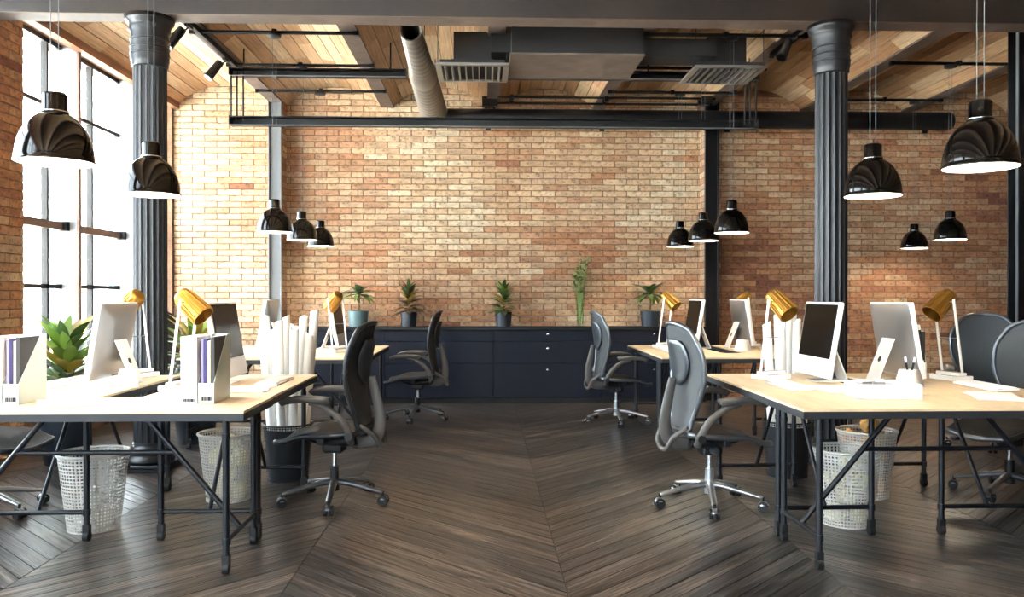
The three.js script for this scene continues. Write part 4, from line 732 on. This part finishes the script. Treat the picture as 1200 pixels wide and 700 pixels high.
// ------------------------------------------------------------------ pen cups, tray, keyboards, papers
{
  const proto = thing('pen_cup', '', 'pen cup');
  const cup = new THREE.CylinderGeometry(0.055, 0.08, 0.10, 4, 1, true).rotateY(Math.PI / 4).translate(0, 0.05, 0);
  mesh('cup_body', [cup, new THREE.CylinderGeometry(0.049, 0.054, 0.03, 4, 1).rotateY(Math.PI / 4).translate(0, 0.07, 0), box(0.11, 0.004, 0.11, 0, 0.002, 0)], M.whiteGloss, proto);
  const cups = [[-2.045, 4.77, 0.5, 'white tapered pen cup beside the silver-backed computer'], [2.43, 4.60, 0.4, 'white tapered pen cup behind the letter tray'], [-1.62, 7.55, 0.3, 'small white pen cup on the rear window-side desk'], [2.45, 7.68, 0.4, 'small white pen cup under the rear grey-backed computer']];
  cups.forEach(([X, d, t, l], i) => { if (i) dup(proto, [X, DESK_H, d], t, l, 'white pen cups'); else { proto.position.set(X, DESK_H, -d); proto.rotation.y = t; proto.userData.label = l; proto.userData.group = 'white pen cups'; } });
  for (const [X, d, dx, l] of [[2.422, 4.602, -0.012, 'black pen with a white cap leaning in the pen cup'], [2.44, 4.595, 0.012, 'second white-capped black pen in the pen cup']]) { const p = thing('pen', l, 'pen', [X, DESK_H + 0.086, d]); mesh('barrel', rod(L3(0, 0, 0), L3(dx, 0.055, 0.004), 0.006, 10), M.ink, p); mesh('cap', rod(L3(dx, 0.055, 0.004), L3(dx * 1.5, 0.085, 0.006), 0.0065, 10), M.white, p); }
  const tr = thing('letter_tray', 'white open letter tray on the front cross desk', 'tray', [2.06, DESK_H, 4.17], -0.12);
  mesh('bottom', rbox(0.31, 0.006, 0.24, 0, 0.003, 0, 0.002), M.whiteGloss, tr);
  for (const s of [-1, 1]) { mesh('long_side', rbox(0.31, 0.075, 0.006, 0, 0.0375, s * 0.117, 0.002), M.whiteGloss, tr); mesh('short_side', rbox(0.006, 0.075, 0.23, s * 0.152, 0.0375, 0, 0.002), M.whiteGloss, tr); }
  mesh('divider', rbox(0.005, 0.065, 0.228, 0.05, 0.034, 0, 0.002), M.whiteGloss, tr);
  for (const [k, l] of ['small silver clip case in the letter tray', 'small silver tape dispenser in the letter tray'].entries()) { const b = thing('clip_case', l, 'case', [1.98 + k * 0.08, DESK_H + 0.005, 4.2], 0.3 + k); mesh('case_body', rbox(0.07, 0.07, 0.05, 0, 0.036, 0, 0.008), M.silver, b); mesh('case_lid', rbox(0.072, 0.012, 0.052, 0, 0.076, 0, 0.005), M.white, b); }
  const kb = thing('keyboard', '', 'keyboard');
  mesh('keyboard_case', rbox(0.13, 0.014, 0.42, 0, 0.008, 0, 0.006).rotateZ(0.04), M.whiteGloss, kb);
  const keys = []; for (let r = 0; r < 5; r++) for (let k = 0; k < 18; k++) keys.push(box(0.018, 0.006, 0.018, -0.045 + r * 0.0225, 0.017 + (-0.045 + r * 0.0225) * 0.04, -0.19 + k * 0.0223));
  mesh('key_block', keys, M.white, kb).userData = { kind: 'stuff', label: 'rows of small white keys' };
  const ks = [[1.74, 4.62, 'white keyboard before the black-screened computer'], [-2.48, 4.85, 'white keyboard before the window-side silver-backed computer'], [2.84, 4.55, 'white keyboard on the desk wing furthest from the windows'], [-1.25, 4.95, 'white keyboard on the desk wing beside the paper rolls'], [1.75, 7.7, 'small white keyboard on the rear desk by the silver chair']];
  ks.forEach(([X, d, l], i) => { const y = DESK_H + 0.002; if (i) dup(kb, [X, y, d], i % 2 ? Math.PI : 0, l, 'white keyboards'); else { kb.position.set(X, y, -d); kb.userData.label = l; kb.userData.group = 'white keyboards'; } });
  const pap = (X, d, t, n, l) => { const p = thing('paper_stack', l, 'paper', [X, DESK_H, d], t); for (let k = 0; k < n; k++) mesh('sheet', box(0.21, 0.003, 0.297, rr(-0.01, 0.01), 0.0015 + k * 0.003, rr(-0.01, 0.01)).rotateY(rr(-0.12, 0.12)), M.paper, p); };
  pap(-2.02, 4.02, 0.5, 4, 'loose white sheets lying before the clear file at the window end'); pap(-1.68, 4.10, -0.9, 4, 'white sheets overhanging the gap beside the white striped file'); pap(1.94, 4.48, 0.1, 3, 'white sheets beside the brass lamp with its dark mouth'); pap(2.62, 4.12, -0.3, 4, 'white sheets beside the letter tray'); pap(-1.30, 4.6, 0.15, 2, 'two white sheets on the desk wing beside the paper rolls');
}

// ------------------------------------------------------------------ paper rolls in their bins
{
  const bin = (X, d, label) => {
    const b = thing('roll_bin', label, 'bin', [X, 0, d]); const n = 56, rows = 22, H = 0.385, R = (t) => lerp(0.14, 0.168, t);
    mesh('wire_wall', lattice2(n, rows, R, H, 0.30), M.binMesh, b);
    mesh('rim', new THREE.TorusGeometry(0.168, 0.006, 8, 40).rotateX(Math.PI / 2).translate(0, H, 0), M.binMesh, b);
    mesh('bottom', rod(L3(0, 0, 0), L3(0, 0.006, 0), 0.14, 32), M.binMesh, b);
    mesh('liner', lathe([[0.12, 0.007], [0.131, 0.02], [0.155, H - 0.03]], 36), M.binMesh, b);
  };
  bin(-1.36, 5.74, 'dark wire bin full of tall white paper rolls'); bin(2.15, 5.74, 'dark wire bin of paper rolls under the desk by the fluted column');
  const roll = (X, d, az, r0, lean, len, r, label, group) => {
    const p = thing('paper_roll', label, 'paper roll', [X + Math.cos(az) * r0, 0.0085, d + Math.sin(az) * r0], 0, group);
    const prof = [[r - 0.006, 0.003], [r, 0], [r, len * 0.5], [r * 1.01, len], [r - 0.004, len], [r - 0.006, len - 0.02], [r - 0.006, len * 0.3]];
    const g = lathe(prof, 20), q = g.attributes.position;
    for (let i = 0; i < q.count; i++) if (q.getY(i) > len * 0.9) q.setY(i, q.getY(i) + 0.014 * Math.sin(Math.atan2(q.getZ(i), q.getX(i)) + az * 3));
    const tiltQ = new THREE.Quaternion().setFromUnitVectors(L3(0, 1, 0), L3(Math.cos(az) * lean, 1, -Math.sin(az) * lean).normalize());
    mesh('sheet', g.applyQuaternion(tiltQ), M.paper, p);
    mesh('inner_turn', lathe([[r * 0.55, 0.005], [r * 0.58, len - 0.008 - r * 0.2]], 16).applyQuaternion(tiltQ), M.paper, p);
    if (r > 0.03) mesh('band', new THREE.CylinderGeometry(r + 0.001, r + 0.001, 0.012, 20, 1, true).translate(0, len * 0.8, 0).applyQuaternion(tiltQ), M.white, p);
  };
  let k = 0;
  const spread = (n, spin) => [...Array.from({ length: n }, (_, i) => [spin + i * Math.PI * 2 / n, 0.09, 0.05 + 0.035 * Math.pow(Math.cos((spin + i * Math.PI * 2 / n)), 2), 0.98 + 0.2 * ((i * 7 % 9) / 9), 0.0275 + 0.002 * (i % 2)]), ...[0, 1, 2].map((i) => [0.5 + i * 2.094, 0.031, 0.015, 1.02 + 0.05 * i, 0.025])];
  for (const [az, r0, lean, len, r] of spread(9, 3.14)) roll(-1.36, 5.74, az, r0, lean, len, r, 'white paper roll standing in the wire bin beside the mesh chair', 'paper rolls in the bin beside the mesh chair');
  for (const [az, r0, lean, len, r] of spread(8, 3.3)) roll(2.15, 5.74, az, r0, lean * 0.7, len, r, 'white paper roll behind the brass lamp with its dark mouth', 'paper rolls by the fluted column');
}
// an open lattice: a tapering sheet of n x rows square holes
function lattice2(n, rows, R, H, web) {
  const pos = [], idx = [], uv = [], us = [], vs = [];
  for (let i = 0; i < n; i++) us.push(i / n, (i + 1 - web) / n);
  for (let j = 0; j < rows; j++) vs.push(j / rows, (j + web) / rows); vs.push(1);
  // rows start with a solid band, columns with a hole
  for (const v of vs) for (const u of us) { const a = u * Math.PI * 2, r = R(v); pos.push(Math.cos(a) * r, v * H, Math.sin(a) * r); uv.push(u, v); }
  const m = us.length;
  for (let j = 0; j < vs.length - 1; j++) for (let i = 0; i < m; i++) { if (j % 2 === 1 && i % 2 === 0) continue; const a = j * m + i, b = j * m + (i + 1) % m, c = a + m, d = b + m; idx.push(a, c, b, b, c, d); }
  const g = new THREE.BufferGeometry(); g.setAttribute('position', new THREE.Float32BufferAttribute(pos, 3)); g.setAttribute('uv', new THREE.Float32BufferAttribute(uv, 2)); g.setIndex(idx); g.computeVertexNormals(); return g;
}

// ------------------------------------------------------------------ waste baskets and crumpled paper
{
  const proto = thing('waste_basket', '', 'basket'), H = 0.415, R = (t) => lerp(0.132, 0.18, t);
  mesh('perforated_wall', lattice2(52, 22, R, H, 0.42), M.basket, proto);
  mesh('rim', [new THREE.TorusGeometry(0.181, 0.008, 8, 44).rotateX(Math.PI / 2).translate(0, H, 0)], M.basket, proto);
  mesh('bottom', [rod(L3(0, 0, 0), L3(0, 0.008, 0), 0.134, 36)], M.basket, proto);
  const at = [[-2.14, 4.57, 'white perforated waste basket under the window-side cross desk'], [-1.60, 5.19, 'white perforated waste basket beside the bin of paper rolls'], [2.03, 4.52, 'white perforated waste basket under the front cross desk'], [2.44, 5.14, 'white perforated waste basket holding brown paper']];
  at.forEach(([X, d, l], i) => { if (i) dup(proto, [X, 0, d], i * 0.7, l, 'white perforated waste baskets'); else { proto.position.set(X, 0, -d); proto.userData.label = l; proto.userData.group = 'white perforated waste baskets'; } });
  const ball = (r, s) => { const g = mergeVertices(new THREE.IcosahedronGeometry(r, 2).deleteAttribute('uv').deleteAttribute('normal')), p = g.attributes.position; for (let i = 0; i < p.count; i++) { const k = 1 + 0.3 * (fbm(p.getX(i) * 4 + s, p.getY(i) * 4 + p.getZ(i) * 3 + s, 16, 16, 3) - 0.5) * 2; p.setXYZ(i, p.getX(i) * k, p.getY(i) * k, p.getZ(i) * k); } const q = g.toNonIndexed(); q.computeVertexNormals(); return q; };
  const shapes = [ball(0.052, 1.1), ball(0.05, 3.7), ball(0.055, 5.2)];
  const fillers = [[-2.14, 4.57, [[0.06, 0.06, 0, 0], [-0.06, 0.06, 0.0, 1], [0, 0.168, 0, 2]], M.paper, 'white crumpled paper in the basket under the window-side cross desk'], [-1.60, 5.19, [[0.06, 0.06, 0, 2], [-0.055, 0.06, 0, 0], [0, 0.165, 0, 1], [0.07, 0.255, 0, 0], [-0.065, 0.26, 0, 2], [0.005, 0.36, 0, 1]], M.cream, 'cream crumpled paper in the basket beside the bin of paper rolls'], [2.03, 4.52, [[0.06, 0.06, 0, 1], [-0.06, 0.06, 0, 2], [0, 0.155, 0, 0], [0.075, 0.24, 0.0, 1], [-0.065, 0.25, 0, 2], [0.01, 0.34, 0, 0]], M.cream, 'cream crumpled paper in the basket under the front cross desk'], [2.44, 5.14, [[0.06, 0.06, 0, 0], [-0.06, 0.06, 0, 1], [0, 0.165, 0, 2], [0.075, 0.25, 0, 0], [-0.065, 0.25, 0, 1], [0.01, 0.34, 0.03, 2], [-0.085, 0.355, -0.07, 0], [0.1, 0.36, -0.06, 1], [0.01, 0.455, 0.02, 2]], M.tan, 'brown crumpled paper in the basket beside the column foot']];
  for (const [X, d, list, mat, l] of fillers) for (const [x, y, z, s] of list) { const b = mesh('crumpled_paper', shapes[s], mat); b.position.set(X + x, y, -d + z); b.rotation.set(y * 7, x * 30, z * 20); b.userData = { label: l, category: 'paper', group: l.replace('white ', '').replace('cream ', '').replace('brown ', '') }; }
}
renderer.render(scene, camera);
